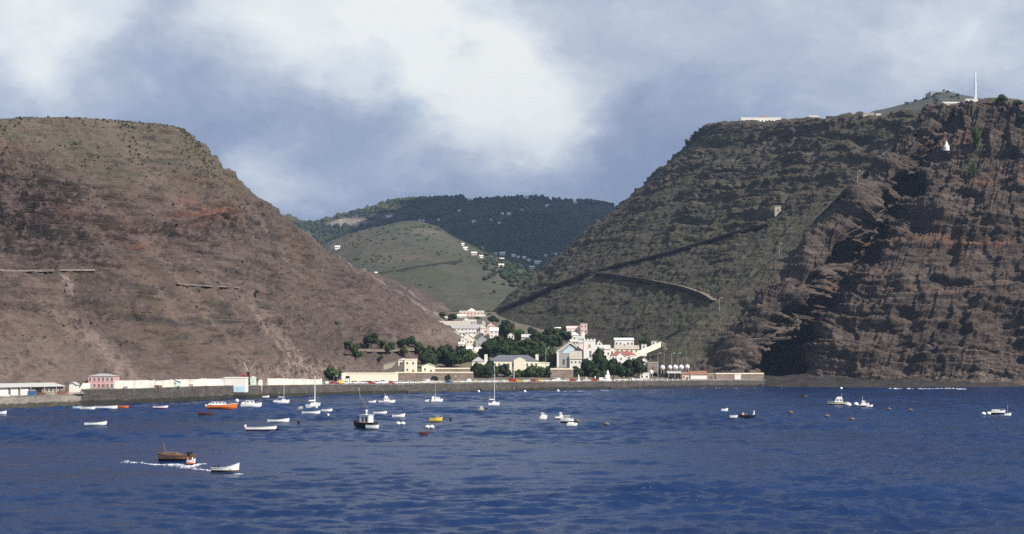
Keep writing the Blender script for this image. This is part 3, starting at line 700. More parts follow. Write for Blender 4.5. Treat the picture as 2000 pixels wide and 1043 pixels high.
# stores on the apron in front of the shed
def crate_pile(px, w_, h_, d_, back, mat, label, name='crate', cat='crate', z=None):
    x, D0, zz = quay_pt(px); x = (px-CX)/F*(D0+back)
    r = empty(name, (x, D0+back, zz)); tag(r, label, cat)
    b = MB(); b.box(-w_/2, w_/2, 0, d_, 0, h_); b.build('body', mat, r)
    n = max(2, int(w_/0.6))
    for i in range(n):
        xx = -w_/2+w_*(i+0.5)/n; MB().box(xx-w_/n*0.36, xx+w_/n*0.36, -0.05, 0.0-0.002, 0.05, h_-0.05).build('slat', mat, r)
    MB().box(-w_/2-0.04, w_/2+0.04, -0.06, d_+0.04, h_+0.002, h_+0.07).build('lid', mat, r)
    return r
crate_pile(61, 3.2, 1.7, 2.2, 2.0, M['blue'], 'dark blue crate on the pale quay apron by the long shed')
crate_pile(77, 4.2, 0.9, 2.0, 2.4, M['wood'], 'low brown timber crate on the quay apron beside the blue crate')
crate_pile(96, 3.6, 0.8, 2.0, 3.0, M['stonelight'], 'sand coloured low crate between brown timber crate and rusty crate')
crate_pile(120, 3.4, 1.3, 2.0, 3.0, M['rust'], 'rusty red crate on the quay apron below the windows of the shed')
crate_pile(6, 4.0, 0.7, 2.0, 1.5, M['white'], 'low white crate near the left end of the quay apron')
crate_pile(140, 2.6, 0.9, 2.0, 2.5, M['palepink'], 'pale pinkish crate at the right end of the quay apron')

pb, D = wharf_row(141, 9.5)
house(135, 149, 747, 763.5, 'small white hut between long shed and pink building', depth=4, roof='gable_y', rh=0.25, roofm='tin', D=D, win=None, name='hut', cat='hut')
house(172, 223, 730, 760, 'pink two storey building with hipped grey roof on the left wharf', depth=9, roof='hip', rh=0.16, wall='pink', roofm='grey', D=648, win=(2, 6), name='pink_building', cat='building', winw=0.95, winh=1.7, doorm='rust', eave=0.3)

M['wash'] = plain('stained_whitewash', (0.74, 0.69, 0.60), .85, .22, 0.22)
def long_wall(pts, hgt, label, mat='wash', back=1.2, name='boundary_wall', thick=0.5, pier=None):
    """free-standing wall along the quay: pts = columns; its piers are parts"""
    fp = np.array([quay_pt(x) for x in pts]); x0, y0, z0 = fp[0]; y0 += back
    r = empty(name, (x0, y0, z0)); tag(r, label, 'wall')
    hs = np.interp(pts, [pts[0], pts[-1]], hgt) if isinstance(hgt, tuple) else np.full(len(pts), hgt)
    hs = hs*(1+0.16*fbm(np.stack([np.array(pts)/34.0, np.array(pts)*0, np.array(pts)*0+hs[0]], -1), 3, seed=77))
    bot = np.stack([fp[:, 0]*(fp[:, 1]+back)/fp[:, 1]-x0, fp[:, 1]+back-y0, fp[:, 2]-z0-0.3], -1); top = bot.copy(); top[:, 2] += hs+0.3
    link('wall_panel', ribbon_wall(bot, top, thick, 'wall_panel'), M[mat], r)
    cp = top.copy(); cp[:, 1] -= 0.08; cp[:, 2] += 0.003; ct = cp.copy(); ct[:, 2] += 0.16
    link('coping', ribbon_wall(cp, ct, thick+0.16, 'coping'), M[mat], r)
    if pier:
        for px in pier:
            x, D0, z = quay_pt(px); x = (px-CX)/F*(D0+back)
            MB().box(x-x0-0.3, x-x0+0.3, D0+back-y0-0.14, D0+back-y0+0.2, z-z0-0.2, z-z0+hs.mean()+0.4).build('pier', M[mat], r)
    return r
long_wall(np.linspace(149, 176, 5), 2.4, 'short white wall between the small white hut and pink building', back=4.0)
long_wall(np.linspace(224, 436, 44), (3.1, 2.9), 'long white boundary wall on the quay right of the pink building', back=1.5, pier=(224, 262, 300, 335, 352, 395, 436))
long_wall(np.linspace(523, 628, 28), (3.3, 2.6), 'white boundary wall on the quay left of the long cream shed', back=1.5, pier=(523, 540, 562, 590, 628))
house(334, 350, 742, 753.5, 'small pale green hut in the gap of the long white wall', depth=3.5, roof='gable_y', rh=0.25, wall='palegreen', roofm='palegreen', D=quay_pt(342)[1]+0.75, sink=0.3, win=(1, 1), door=False, name='hut', cat='hut', winw=.8, winh=.8)
# store with blue doors
D = quay_pt(462)[1]-1.9
r = house(438, 479, 737, 766, 'white store with pale blue double doors and white upper storey', depth=8, roof='flat', rh=0.05, roofm='white', D=D, win=None, name='store', cat='store', sink=0.1)
k = D/F
MB().box((436-458.5)*k, (481-458.5)*k, -0.5, 6, -5.5, -0.1).build('plinth', M['quay'], r)
for a, b in ((449, 463.5), (464, 478.3)):
    d = MB().box((a-458.5)*k, (b-458.5)*k, -0.12, 0.04, 0.1, 2.9).build('door', M['paleblue'], r); MB().box((a-458.5)*k+0.2, (a-458.5)*k+0.35, -0.2, -0.11, 1.2, 1.4).build('handle', M['steel'], d)
MB().box((440-458.5)*k, (448-458.5)*k, -0.1, 0.04, 0.1, 2.9).build('dark_doorway', M['blue'], r)
house(424, 440, 737, 758, 'narrow white annex with sloping brown roof left of the blue doored store', depth=7, roof='shed', rh=0.3, roofm='brown', D=D+6, win=(1, 1), door=False, name='store_annex', cat='store')
# hand crane
def crane(px, D, pt, pb):
    r = empty('quay_crane', ((px-CX)/F*D, D, HC+(HY-pb)/F*D)); tag(r, 'dark iron quay crane with raised pale jib beside the blue doored store', 'crane')
    Hh = (pb-pt)/F*D
    MB().box(-0.9, 0.9, -0.9, 0.9, -1, 1.4).build('base', M['dark'], r)
    MB().box(-0.55, 0.55, -0.55, 0.55, 1.4, 6.6).build('mast', M['dark'], r)
    c = MB().box(-3.6, -0.5, -1.2, 1.2, 3.0, 5.6).build('cab', M['redroof'], r); window(c, -2.0, -1.2, 4.0, 1.0, 0.9, 'redroof')
    MB().prism([(-4.6, 3.4), (-3.6, 3.4), (-3.6, 5.6), (-4.6, 4.6)], -1.0, 1.0).build('counterweight', M['rust'], r)
    j = MB()
    for dx in (-0.35, 0.35): j.tube((0.2, dx, 6.2), (-2.4, dx, Hh), 0.16, 0.10, 6); j.tube((0.2, dx, 6.2), (3.2, dx, Hh*0.94), 0.14, 0.09, 6)
    for q in range(5): j.tube((0.2-0.45*q, -0.35, 6.2+(Hh-6.2)*q/5), (0.2-0.5*q-0.3, 0.35, 6.2+(Hh-6.2)*(q+0.7)/5), 0.06, 0.06, 5)
    j.build('jib', M['stonelight'], r)
    MB().tube((-2.4, 0, Hh), (-2.4, 0, Hh*0.55), 0.05, 0.05, 5).build('cable', M['dark'], r)
crane(485, quay_pt(485)[1]+2.5, 707, 752)
# pale green tower, white pillar
def pillar(px0, px1, pt, pb, mat, base_mat, label, name, cat, back=1.0, roof=True):
    pc = (px0+px1)/2; D = quay_pt(pc)[1]+back; k = D/F; w_ = (px1-px0)*k; H = (pb-pt)*k
    r = empty(name, ((pc-CX)/F*D, D, HC+(HY-pb)/F*D)); tag(r, label, cat)
    MB().box(-w_/2, w_/2, 0, w_, -1, H*0.25).build('base', M[base_mat], r)
    MB().box(-w_/2+0.1, w_/2-0.1, 0.1, w_-0.1, H*0.25+0.002, H*0.9).build('shaft', M[mat], r)
    MB().add([(-w_/2, 0, H*0.9+.003), (w_/2, 0, H*0.9+.003), (w_/2, w_, H*0.9+.003), (-w_/2, w_, H*0.9+.003), (0, w_/2, H)], [(0, 1, 4), (1, 2, 4), (2, 3, 4), (3, 0, 4), (3, 2, 1, 0)]).build('cap', M[mat], r)
    return r
pillar(488, 499, 735, 755, 'palegreen', 'palegreen', 'pale green square tower right of the iron quay crane', 'tower', 'tower')
pillar(504, 512, 741, 775, 'white', 'rust', 'white pillar with rust coloured foot at the quay edge', 'pillar', 'pillar', back=0.2)

crate_pile(304, 2.6, 1.0, 1.0, 0.35, M['brown'], 'dark brown handcart shaped crate before the long white wall')
crate_pile(312, 1.8, 0.8, 1.0, 0.35, M['rust'], 'smaller rusty crate right beside the brown crate at the white wall')
crate_pile(372, 2.2, 0.9, 1.0, 0.35, M['stonelight'], 'sand coloured crate before the right part of the long white wall')
crate_pile(245, 1.6, 0.8, 1.0, 0.35, M['grey'], 'grey crate before the left part of the long white wall')
# ------------------------------------------------------------------ central wharf
D = quay_pt(720)[1]+24
r = house(668, 774, 728.5, 752, 'long cream shed with flat parapet behind the parked cars', depth=12, roof='flat', rh=0.06, wall='paleyellow', roofm='paleyellow', D=D, win=None, name='customs_shed', cat='shed')
k = D/F
MB().box((668-721)*k-0.2, (673-721)*k, -0.4, 0.05, -1, 6.4).build('pier', M['white'], r)
MB().box((675-721)*k, (683-721)*k, -0.06, 0.05, 0, 5.0).build('doorway', M['dark'], r)
d = MB().box((676-721)*k, (682-721)*k, -0.16, -0.065, 0, 3.6).build('door', M['white'], r); MB().box(0.2, 0.4, -0.05, 0.05, 0, 0.1).build('handle', M['steel'], d).location = ((676-721)*k, -0.2, 1.2)
for a in (694, 709, 722, 735, 749, 760, 768): window(r, (a-721)*k, -0.02, 0.9, 1.8, 1.5, 'white')
# retaining wall of the castle terrace
def terrace(px0, px1, pt, pb, D, label, mat='brownwall', depth=14, cat='wall', name='terrace_wall', dD=0.0):
    k0 = D/F; r = empty(name, ((px0-CX)*k0, D, HC+(HY-pb)*k0)); tag(r, label, cat)
    D1 = D+dD; X1 = (px1-CX)/F*D1-(px0-CX)*k0; H = (pb-pt)*k0
    b = np.array([(0, 0, -3), (X1*0.33, dD*0.33, -3), (X1*0.66, dD*0.66, -3), (X1, dD, -3)], float); t = b.copy(); t[:, 2] = H; t[:, 1] += 0.5
    link('wall_face', ribbon_wall(b, t, depth, 'wall_face'), M[mat], r)
    c = t.copy(); c[:, 1] -= 0.3; c[:, 2] += 0.004; c2 = c.copy(); c2[:, 2] += 0.9
    link('parapet', ribbon_wall(c, c2, 0.5, 'parapet'), M['cream'], r)
    return r
terrace(772, 924, 729, 748, 905, 'brown stone retaining wall between cream shed and dark trees', depth=26)
terrace(1075, 1120, 722, 748, 915, 'brown sloping bastion wall below the church gable', depth=10)
D = 915
house(790, 813, 701, 729, 'cream stepped gate building above the brown retaining wall', depth=8, roof='flat', rh=0.07, wall='paleyellow', roofm='paleyellow', D=D+3, win=(2, 2), door=True, name='gate_building', cat='building')
house(778, 796, 699.5, 716, 'small cream block with pale roof joined left of gate building', depth=6, roof='hip', rh=0.2, wall='paleyellow', roofm='tin', D=D+8, win=(1, 2), door=False, name='block', cat='building', sink=6)
def ramp_wall(a, b, h_, label, mat='cream', D0=915, D1=915, name='stair_wall', thick=1.0, below=2.2):
    p = at(a[0], a[1], D0); q = at(b[0], b[1], D1)
    r = empty(name, tuple(p)); tag(r, label, 'wall'); d = q-p; n = 8
    bt = np.array([d*i/n for i in range(n+1)]); tp = bt.copy(); bt[:, 2] -= below; tp[:, 2] += h_
    link('wall_face', ribbon_wall(bt, tp, thick, 'wall_face'), M[mat], r)
    cb = tp.copy(); cb[:, 1] -= 0.12; cb[:, 2] += 0.003; ct = cb.copy(); ct[:, 2] += 0.25
    link('coping', ribbon_wall(cb, ct, thick+0.24, 'coping'), M['white' if mat != 'brownwall' else 'stonelight'], r); return r
ramp_wall((749, 716), (781, 708), 1.2, 'low cream wall sloping up to the gate building from the left', D0=930, D1=925)
house(824, 848, 710, 729, 'cream hut with low curved gable on the terrace', depth=8, roof='gable_y', rh=0.22, wall='paleyellow', roofm='tin', D=925, win=(1, 2), name='hut', cat='hut')
terrace(849, 922, 721, 730, 933, 'low mauve grey wall on the terrace right of cream hut', depth=1.0, name='garden_wall')
house(922, 946, 697, 722, 'small cream house with hipped grey roof left of the slate roofed hall', depth=9, roof='hip', rh=0.36, wall='paleyellow', roofm='grey', D=945, win=(1, 3), door=True)
# the long government hall with slate roof and pediment
D = 948
r = house(953, 1052, 693.5, 738, 'long cream hall with slate hipped roof and central pediment behind trees', depth=15, roof='hip', rh=0.26, wall='paleyellow', roofm='slate', D=D, win=(2, 11), door=False, name='government_hall', cat='hall', winw=1.2, winh=2.2)
k = D/F
pz = (738-704)*k
MB().prism([((1004-1002.5)*k, -2), ((1026-1002.5)*k, -2), ((1026-1002.5)*k, pz+0.3), ((1015-1002.5)*k, pz+2.2), ((1004-1002.5)*k, pz+0.3)], -1.2, 4).build('pediment', M['cream'], r)
for a in (949, 1049):
    MB().box((a-1002.5)*k-1.0, (a-1002.5)*k+1.0, 2, 4, -1, (738-694)*k+0.6).build('chimney', M['white'], r)
house(1052, 1073, 708, 740, 'low cream wing at the right end of the slate roofed hall', depth=8, roof='flat', rh=0.06, wall='paleyellow', roofm='cream', D=D+2, win=(2, 2), door=False, name='hall_wing', cat='building')

# church
D = 975
r = house(1088, 1140, 667, 728, 'grey gabled church nave with white raking trim', depth=24, roof='gable_y', rh=0.30, wall='grey', roofm='tin', D=D, win=None, name='church', cat='church', eave=0.6)
k = D/F; H = (728-667)*k; W = 52*k
for s in (-1, 1):
    MB().prism([(s*(W/2+0.6), H*0.70-0.9), (0, H-0.35), (0, H-1.15), (s*(W/2+0.6), H*0.70-1.7)][::(1 if s < 0 else -1)], -0.75, -0.3).build('bargeboard', M['white'], r)
MB().box(-W/2-0.1, -W/2+1.1, -0.4, 0.6, -2, H*0.66).build('corner_pier', M['white'], r)
MB().prism([(-W*0.30, H*0.62), (W*0.30, H*0.62), (W*0.26, H*0.69), (0, H*0.86), (-W*0.26, H*0.69)], -0.2, -0.003).build('gable_panel', M['paleblue'], r)
for x in (-4.5, 0, 4.5): window(r, x, -0.02, H*0.25, 1.6, 4.2)
r = house(1140, 1163, 664, 712, 'tall pale pinkish church tower with flat parapet', depth=8, roof='flat', rh=0.04, wall='white', roofm='white', D=966, win=None, name='church_tower', cat='tower')
k = 966/F; H = (712-664)*k
for z in (0.30, 0.44): window(r, 0.6, -0.02, H*z, 1.3, 2.0)
MB().prism([(-0.8, H*0.68), (0.8, H*0.68), (0.8, H*0.8), (0, H*0.86), (-0.8, H*0.8)], -0.10, 0.05).build('louvre', M['stonelight'], r)
for i in range(4):
    x = -3.8+i*2.2; MB().box(x, x+1.1, -0.14, 0.5, H+0.004, H+0.8).build('merlon', M['white'], r)
house(1131, 1146, 664, 700, 'narrow pale church aisle left of the tower with sloping roof', depth=10, roof='shed', rh=0.15, wall='palepink', roofm='tin', D=985, win=(1, 1), door=False, name='church_aisle', cat='church')
r = house(1113, 1136, 686, 742, 'white three storey house with tan pitched roof in front of the church', depth=9, roof='gable_x', rh=0.26, wall='white', roofm='stonelight', D=938, win=(3, 3), name='house', cat='house', winw=1.0, winh=1.3)
# terraces right of the church
house(1163, 1192, 674, 700, 'long pale house with tin roof right of the church tower', depth=9, roof='gable_x', rh=0.3, wall='white', roofm='tin', D=1000, win=(1, 4))
house(1166, 1176, 665, 676, 'small white cottage behind the church tower', depth=6, roof='gable_y', rh=0.4, roofm='tin', D=1090, win=(1, 1), door=False)
house(1201, 1238, 660, 678, 'long bright white house at the foot of the green slope', depth=9, roof='shed', rh=0.25, wall='white', roofm='white', D=1050, win=(1, 5), name='house')
house(1201, 1248, 675, 690, 'low brown roofed house below the long bright white house', depth=8, roof='gable_x', rh=0.45, wall='cream', roofm='stonelight', D=1022, win=(1, 5))
house(1181, 1200, 680, 692, 'small white flat roofed house left of the red roofed house', depth=7, roof='flat', rh=0.1, roofm='tin', D=1010, win=(1, 2))
house(1193, 1243, 686, 704, 'white house with red roof above the dark wharf trees', depth=9, roof='hip', rh=0.45, roofm='redroof', D=985, win=(1, 5))
house(1204, 1222, 689, 706, 'white curved gable front before the red roofed house', depth=4, roof='gable_y', rh=0.45, wall='white', roofm='white', D=979, win=(1, 1), door=False, name='gable_house', cat='house')
house(1231, 1241, 694, 708, 'small bright white block right of the curved gable', depth=5, roof='flat', rh=0.1, roofm='white', D=975, win=(1, 1), door=False, name='block', cat='building')
house(1253, 1263, 672, 690, 'white watch tower at the foot of the rocky spur', depth=4, roof='flat', rh=0.08, wall='white', roofm='tin', D=1012, win=(2, 1), door=False, name='watch_tower', cat='tower')
ramp_wall((1243, 692), (1291, 672), 1.5, 'bright white stair wall climbing towards the rocky spur', D0=985, D1=1005)
ramp_wall((1283, 667), (1302, 676), 1.2, 'short pale wall bent down at the top of the stairs', mat='stonelight', D0=1012, D1=1000)
house(1273, 1287, 666, 674, 'small pale cottage at the top of the white stair wall', depth=5, roof='flat', rh=0.2, wall='white', roofm='tin', D=1025, win=(1, 2), door=False)
house(1265, 1286, 707, 722, 'brown flat roofed block behind the white oil tanks', depth=8, roof='flat', rh=0.1, wall='brownwall', roofm='stonelight', D=972, win=(1, 3), name='block', cat='building')
house(1254, 1265, 699, 710, 'small round roofed white hut above the right end of wharf trees', depth=5, roof='gable_y', rh=0.5, wall='white', roofm='white', D=978, win=(1, 1), door=False, name='hut', cat='hut')
# oil tanks
def tank(px, py, rpx, D, label):
    R = rpx/F*D; r = empty('storage_tank', ((px-CX)/F*D, D, HC+(HY-py-rpx)/F*D)); tag(r, label, 'tank', 'white storage tanks on the wharf')
    prof = [(R*math.sin(a), R-R*math.cos(a)) for a in np.linspace(0.12, math.pi-0.12, 12)]
    MB().lathe(prof, 18).build('shell', M['gloss_white'], r, True)
    for s in range(4):
        a = math.pi/4+s*math.pi/2; MB().tube((R*0.7*math.cos(a), R*0.7*math.sin(a), R*0.45), (R*0.8*math.cos(a), R*0.8*math.sin(a), -2.5), 0.14, 0.14, 6).build('leg', M['steel'], r)
    MB().lathe([(0.35, 2*R-0.1), (0.35, 2*R+0.35)], 8).build('hatch', M['steel'], r)
for i, (px, py, rp) in enumerate(((1294, 718, 4.8), (1308.5, 717.5, 4.2), (1319, 717.5, 4.9), (1330.5, 717.5, 4.9), (1342.5, 716.5, 4.6))):
    tank(px, py, rp, 962, ('leftmost', 'second from left', 'middle', 'fourth from left', 'rightmost')[i]+' of the row of five round white storage tanks')
tank(1272, 727, 4.4, 940, 'round white storage tank on its own beside the white box shed')
house(1250, 1268, 728, 743, 'white box shed with flat roof left of the lone round tank', depth=5, roof='flat', rh=0.1, D=934, roofm='white', win=(1, 2), door=False, name='shed', cat='shed')
r = house(1305, 1331, 726, 742, 'dark open fronted shed with pale tin roof below the tanks', depth=7, roof='shed', rh=0.2, wall='dark', roofm='tin', D=938, win=None, name='shed', cat='shed')
for x in (-4, 0, 4): MB().box(x-0.12, x+0.12, -0.35, -0.1, 0, 4.3).build('post', M['stonelight'], r)
house(1332, 1346, 727, 743, 'small pinkish house between the open shed and white shed', depth=6, roof='gable_x', rh=0.25, wall='palepink', roofm='rust', D=938, win=(1, 2))
house(1349, 1381, 725, 740, 'long white shed with rust brown roof at the cliff foot', depth=7, roof='gable_x', rh=0.42, wall='white', roofm='rust', D=940, win=None, name='shed', cat='shed')
house(1381, 1396, 729, 742, 'low brown stone shed right of the long white shed', depth=6, roof='flat', rh=0.1, wall='brownwall', roofm='stonelight', D=940, win=(1, 1), name='shed', cat='shed')
terrace(1398, 1492, 731, 744, 942, 'long pinkish stone wall at the cliff foot near quay end', depth=3, name='cliff_wall')
house(1435, 1447, 730.5, 742, 'small white hut before the pinkish wall at the quay end', depth=3, roof='flat', rh=0.1, D=936, roofm='white', win=None, name='hut', cat='hut')
def landing(px0, px1, label):
    a, b = quay_pt(px0), quay_pt(px1); r = empty('landing_ledge', (a[0], a[1]-1.3, 0)); tag(r, label, 'ledge')
    bt = np.array([(0, -1.6, -1.5), (b[0]-a[0], b[1]-a[1]-1.6, -1.5)]); tp = bt.copy(); tp[:, 2] = 1.35
    link('ledge_face', ribbon_wall(bt, tp, 1.5, 'ledge_face'), M['apron'], r)
    for i in range(6):
        f_ = (i+0.5)/6; MB().tube(((b[0]-a[0])*f_, (b[1]-a[1])*f_-1.75, 0.0), ((b[0]-a[0])*f_, (b[1]-a[1])*f_-1.75, 1.0), 0.15, 0.15, 6).build('fender', M['oldwood'], r)
landing(797, 932, 'pale landing ledge at the foot of the sea wall below brown retaining wall')
landing(941, 1006, 'pale landing ledge at the foot of the sea wall below the hall')
landing(1192, 1238, 'pale landing ledge at the foot of the sea wall below the wharf trees')
# monument and small markers
D = quay_pt(1187)[1]+6; k = D/F
r = empty('monument', ((1187-CX)*k, D, 4.5)); tag(r, 'tall white stepped monument on the wharf before dark trees', 'monument')
MB().box(-2.2, 2.2, -2.2, 2.2, -0.3, 1.0).build('plinth', M['white'], r); MB().box(-1.5, 1.5, -1.5, 1.5, 1.003, 3.6).build('pedestal', M['white'], r)
MB().lathe([(1.0, 3.603), (0.9, 5.0), (0.55, 5.6), (0.6, 6.0), (0.25, 6.6)], 10).build('urn', M['white'], r)
for px, hh, lab in ((1130, 4.2, 'white obelisk on the wharf left of the tall monument'), (1145, 2.6, 'short white obelisk on the wharf below the white three storey house'), (1162, 3.2, 'low white conical marker left of the tall monument')):
    D = quay_pt(px)[1]+5; r = empty('obelisk', ((px-CX)/F*D, D, 4.5)); tag(r, lab, 'obelisk')
    MB().box(-1.1, 1.1, -1.1, 1.1, -0.3, 0.7).build('plinth', M['white'], r)
    MB().lathe([(0.7, 0.703), (0.4, hh*0.8), (0.05, hh)], 4).build('shaft', M['white'], r)
ramp_wall((1083, 728), (1098, 722), 1.0, 'short pale wall beside the bastion below the church', mat='stonelight', D0=930, D1=938)
# ------------------------------------------------------------------ upper town
UT = [ # px0 px1 pt pb label opts
 (897, 945, 607, 622, 'big pink mansion up the valley with white pyramid roof', dict(wall='palepink', roof='flat', rh=0.12, roofm='white', win=(2, 7), depth=14, D=1440, name='mansion', cat='mansion')),
 (912, 930, 602, 612, 'white pyramid roofed turret on the pink mansion up the valley', dict(wall='palepink', roof='hip', rh=0.6, roofm='white', win=(1, 2), depth=9, D=1446, door=False, name='turret', cat='building', sink=6)),
 (893, 909, 614, 624, 'white wing in front of the pink mansion at its left', dict(roof='shed', rh=0.3, roofm='white', win=(1, 3), depth=7, D=1425)),
 (930, 948, 615, 621, 'low pale wing at the right of the pink mansion', dict(roof='gable_x', rh=0.5, roofm='tin', win=(1, 3), depth=7, D=1430)),
 (867, 879, 618, 626, 'small pale green house among trees left of the pink mansion', dict(wall='palegreen', roofm='tin', rh=0.4, win=(1, 2), depth=7, D=1400)),
 (878, 896, 612, 618, 'low grey roofed house behind trees left of the pink mansion', dict(wall='stonelight', roofm='grey', rh=0.5, win=(1, 3), depth=8, D=1470)),
 (905, 918, 620, 634, 'white gabled house below the pink mansion', dict(roof='gable_y', rh=0.35, roofm='white', win=(2, 2), depth=9, D=1330)),
 (914, 930, 624, 633, 'white house with sloping tin roof right of the gabled house', dict(roof='shed', rh=0.5, roofm='tin', win=(1, 3), depth=8, D=1325)),
 (856, 918, 627, 639, 'very long low house with brown tin roof at the hill foot', dict(wall='cream', roof='gable_x', rh=0.6, roofm='stonelight', win=(1, 9), depth=10, D=1290, name='barracks', cat='building')),
 (864, 942, 634, 646, 'second very long building with mauve roof below the brown roofed one', dict(wall='white', roof='gable_x', rh=0.62, roofm='grey', win=(1, 11), depth=9, D=1255, name='barracks', cat='building')),
 (882, 897, 646, 658, 'white cottage against the brown hill foot below the long buildings', dict(roof='gable_y', rh=0.45, roofm='white', win=(1, 2), depth=8, D=1185)),
 (896, 909, 646, 654, 'pale house with tin roof right of the hill foot cottage', dict(roofm='tin', rh=0.5, win=(1, 2), depth=8, D=1200)),
 (914, 930, 645, 652, 'pale house with broad tin roof above the white chapel', dict(roofm='tin', rh=0.6, win=(1, 2), depth=9, D=1195)),
 (906, 921, 650, 668, 'white chapel with steep gable below the broad tin roof', dict(roof='gable_y', rh=0.45, roofm='white', win=(1, 2), depth=12, D=1150, name='chapel', cat='chapel')),
 (911, 929, 656, 681, 'tall cream gabled house in front of the white chapel', dict(wall='cream', roof='gable_y', rh=0.3, roofm='white', win=(2, 3), depth=10, D=1105)),
 (900, 909, 660, 672, 'small white house left of the tall cream gabled house', dict(roof='flat', rh=0.1, roofm='white', win=(1, 1), door=False, depth=6, D=1120)),
 (929, 957, 654, 680, 'grey gabled hall with plain stone front right of cream gabled house', dict(wall='grey', roof='gable_y', rh=0.45, roofm='slate', win=(1, 2), depth=14, D=1100, name='stone_hall', cat='hall')),
 (896, 906, 668, 680, 'small white lean-to house at the terrace corner', dict(roof='shed', rh=0.3, roofm='white', win=(1, 1), door=False, depth=5, D=1085)),
 (911, 923, 676, 688, 'small white cottage at the edge of the left tree clump', dict(roofm='white', rh=0.4, win=(1, 2), depth=6, D=1060)),
 (938, 949, 633, 646, 'white house beside the pink church spire', dict(roof='gable_y', rh=0.35, roofm='tin', win=(1, 2), depth=8, D=1250)),
 (944, 955, 640, 664, 'pink square church tower with pale front up the valley', dict(wall='palepink', roof='flat', rh=0.06, roofm='palepink', win=(2, 1), door=False, depth=7, D=1180, name='church_tower', cat='tower')),
 (952, 967, 629, 648, 'pink gabled house behind the pink square tower', dict(wall='palepink', roof='gable_y', rh=0.3, roofm='redroof', win=(2, 2), depth=9, D=1230)),
 (957, 973, 640, 660, 'white house right of the pink square tower', dict(roof='gable_x', rh=0.3, roofm='white', win=(2, 2), depth=8, D=1170)),
 (941, 948, 626, 636, 'slim white turret with pointed roof above the pink tower', dict(roof='hip', rh=0.5, roofm='grey', win=None, depth=4, D=1300, name='spire', cat='tower')),
 (933, 939, 647, 655, 'tiny white hut left of the pink square tower', dict(roof='gable_y', rh=0.4, roofm='white', win=None, depth=5, D=1190, name='hut', cat='hut')),
 (992, 1004, 650, 660, 'white gabled cottage standing alone in the central trees', dict(roof='gable_y', rh=0.45, roofm='white', win=(1, 2), depth=7, D=1160)),
 (1019, 1036, 653, 668, 'white two storey house among the central trees', dict(roof='gable_x', rh=0.35, roofm='tin', win=(2, 3), depth=8, D=1130)),
 (1083, 1095, 639, 646, 'small white house above the dark rounded tree', dict(roof='shed', rh=0.35, roofm='white', win=(1, 2), depth=6, D=1230)),
 (1107, 1134, 637, 652, 'long white house high on the right side of town', dict(roof='gable_x', rh=0.3, roofm='palepink', win=(1, 5), depth=8, D=1190)),
 (1134, 1147, 632, 650, 'cream house with two dark windows right of the long white house', dict(wall='palepink', roof='flat', rh=0.1, roofm='palepink', win=(2, 2), depth=7, D=1185)),
 (1103, 1116, 645, 656, 'white cottage below the left end of the long white house', dict(roof='gable_y', rh=0.4, roofm='white', win=(1, 2), depth=7, D=1175)),
 (1113, 1131, 648, 664, 'white house with hipped white roof below the long white house', dict(roof='hip', rh=0.4, roofm='white', win=(1, 3), depth=9, D=1150)),
 (1136, 1142, 648, 656, 'tiny white hut below the cream house', dict(roof='flat', rh=0.1, roofm='white', win=None, depth=4, D=1160, name='hut', cat='hut')),
 (1128, 1142, 657, 667, 'pale house with sloping roof just above the church tower', dict(roof='shed', rh=0.5, roofm='tin', win=(1, 2), depth=7, D=1120)),
 (1114, 1130, 663, 674, 'white cottage directly behind the church gable', dict(roof='gable_x', rh=0.4, roofm='tin', win=(1, 3), depth=7, D=1090)),
]
for a, b, pt, pb, lab, kw in UT:
    zf = 4.5+(kw['D']-900)*0.1; zb = HC+(HY-pb)/F*kw['D']
    kw.setdefault('sink', 2.0); kw['sink'] = max(kw['sink'], zb-zf+1.5)
    kw.setdefault('winw', 1.0); kw.setdefault('winh', 1.3)
    house(a, b, pt, pb, lab, **kw)
ramp_wall((926, 683), (962, 678), 1.4, 'bright white garden wall in front of the grey gabled hall', mat='white', D0=1075, D1=1080)
ramp_wall((905, 690), (930, 687), 1.0, 'pale wall at the left of the white garden wall', mat='stonelight', D0=1060, D1=1065)

# ------------------------------------------------------------------ hilltop fort and mast on the right-hand headland
def hill_house(P, px0, px1, pt, pb, label, D=None, **kw):
    if D is None:
        D = on_terrain(P, (px0+px1)/2, pb+1.5, 6)[1]-0.5
    kw.setdefault('sink', 5.0); return house(px0, px1, pt, pb, label, D=D, **kw)
hill_house(PR, 1447, 1525, 229.5, 239, 'long white fort building on the flat hilltop edge', D=1412, roof='flat', rh=0.15, roofm='white', win=(1, 12), depth=10, name='fort', cat='fort', winw=1.0, winh=1.0)
hill_house(PR, 1480, 1502, 225.5, 234, 'small raised block with brown roof on the long white fort', D=1416, roof='hip', rh=0.5, roofm='rust', win=(1, 4), door=False, depth=7, name='fort_block', cat='fort')
hill_house(PR, 1503, 1520, 229, 234, 'low dark roofed block at the right of the white fort', D=1418, roof='gable_x', rh=0.6, roofm='dark', win=None, depth=7, name='fort_block', cat='fort')
hill_house(PR, 1579, 1599, 226, 233, 'small white barrack on the skyline right of the fort', D=1310, roof='flat', rh=0.2, roofm='white', win=(1, 4), depth=6)
hill_house(PR, 1686, 1707, 220, 236, 'grey stone bastion on the skyline below the high knoll', D=1222, roof='flat', rh=0.08, wall='stonelight', roofm='stonelight', win=(1, 2), door=False, depth=8, name='bastion', cat='bastion', sink=9)
hill_house(PR, 1711, 1721, 222, 231, 'small pale house right of the grey stone bastion', D=1215, roof='flat', rh=0.12, roofm='white', win=(1, 2), door=False, depth=6, sink=8)
hill_house(PR, 1740, 1764, 220, 228, 'low white house with flat roof on the skyline middle', D=1195, roof='flat', rh=0.3, roofm='white', win=(1, 4), depth=6, sink=9)
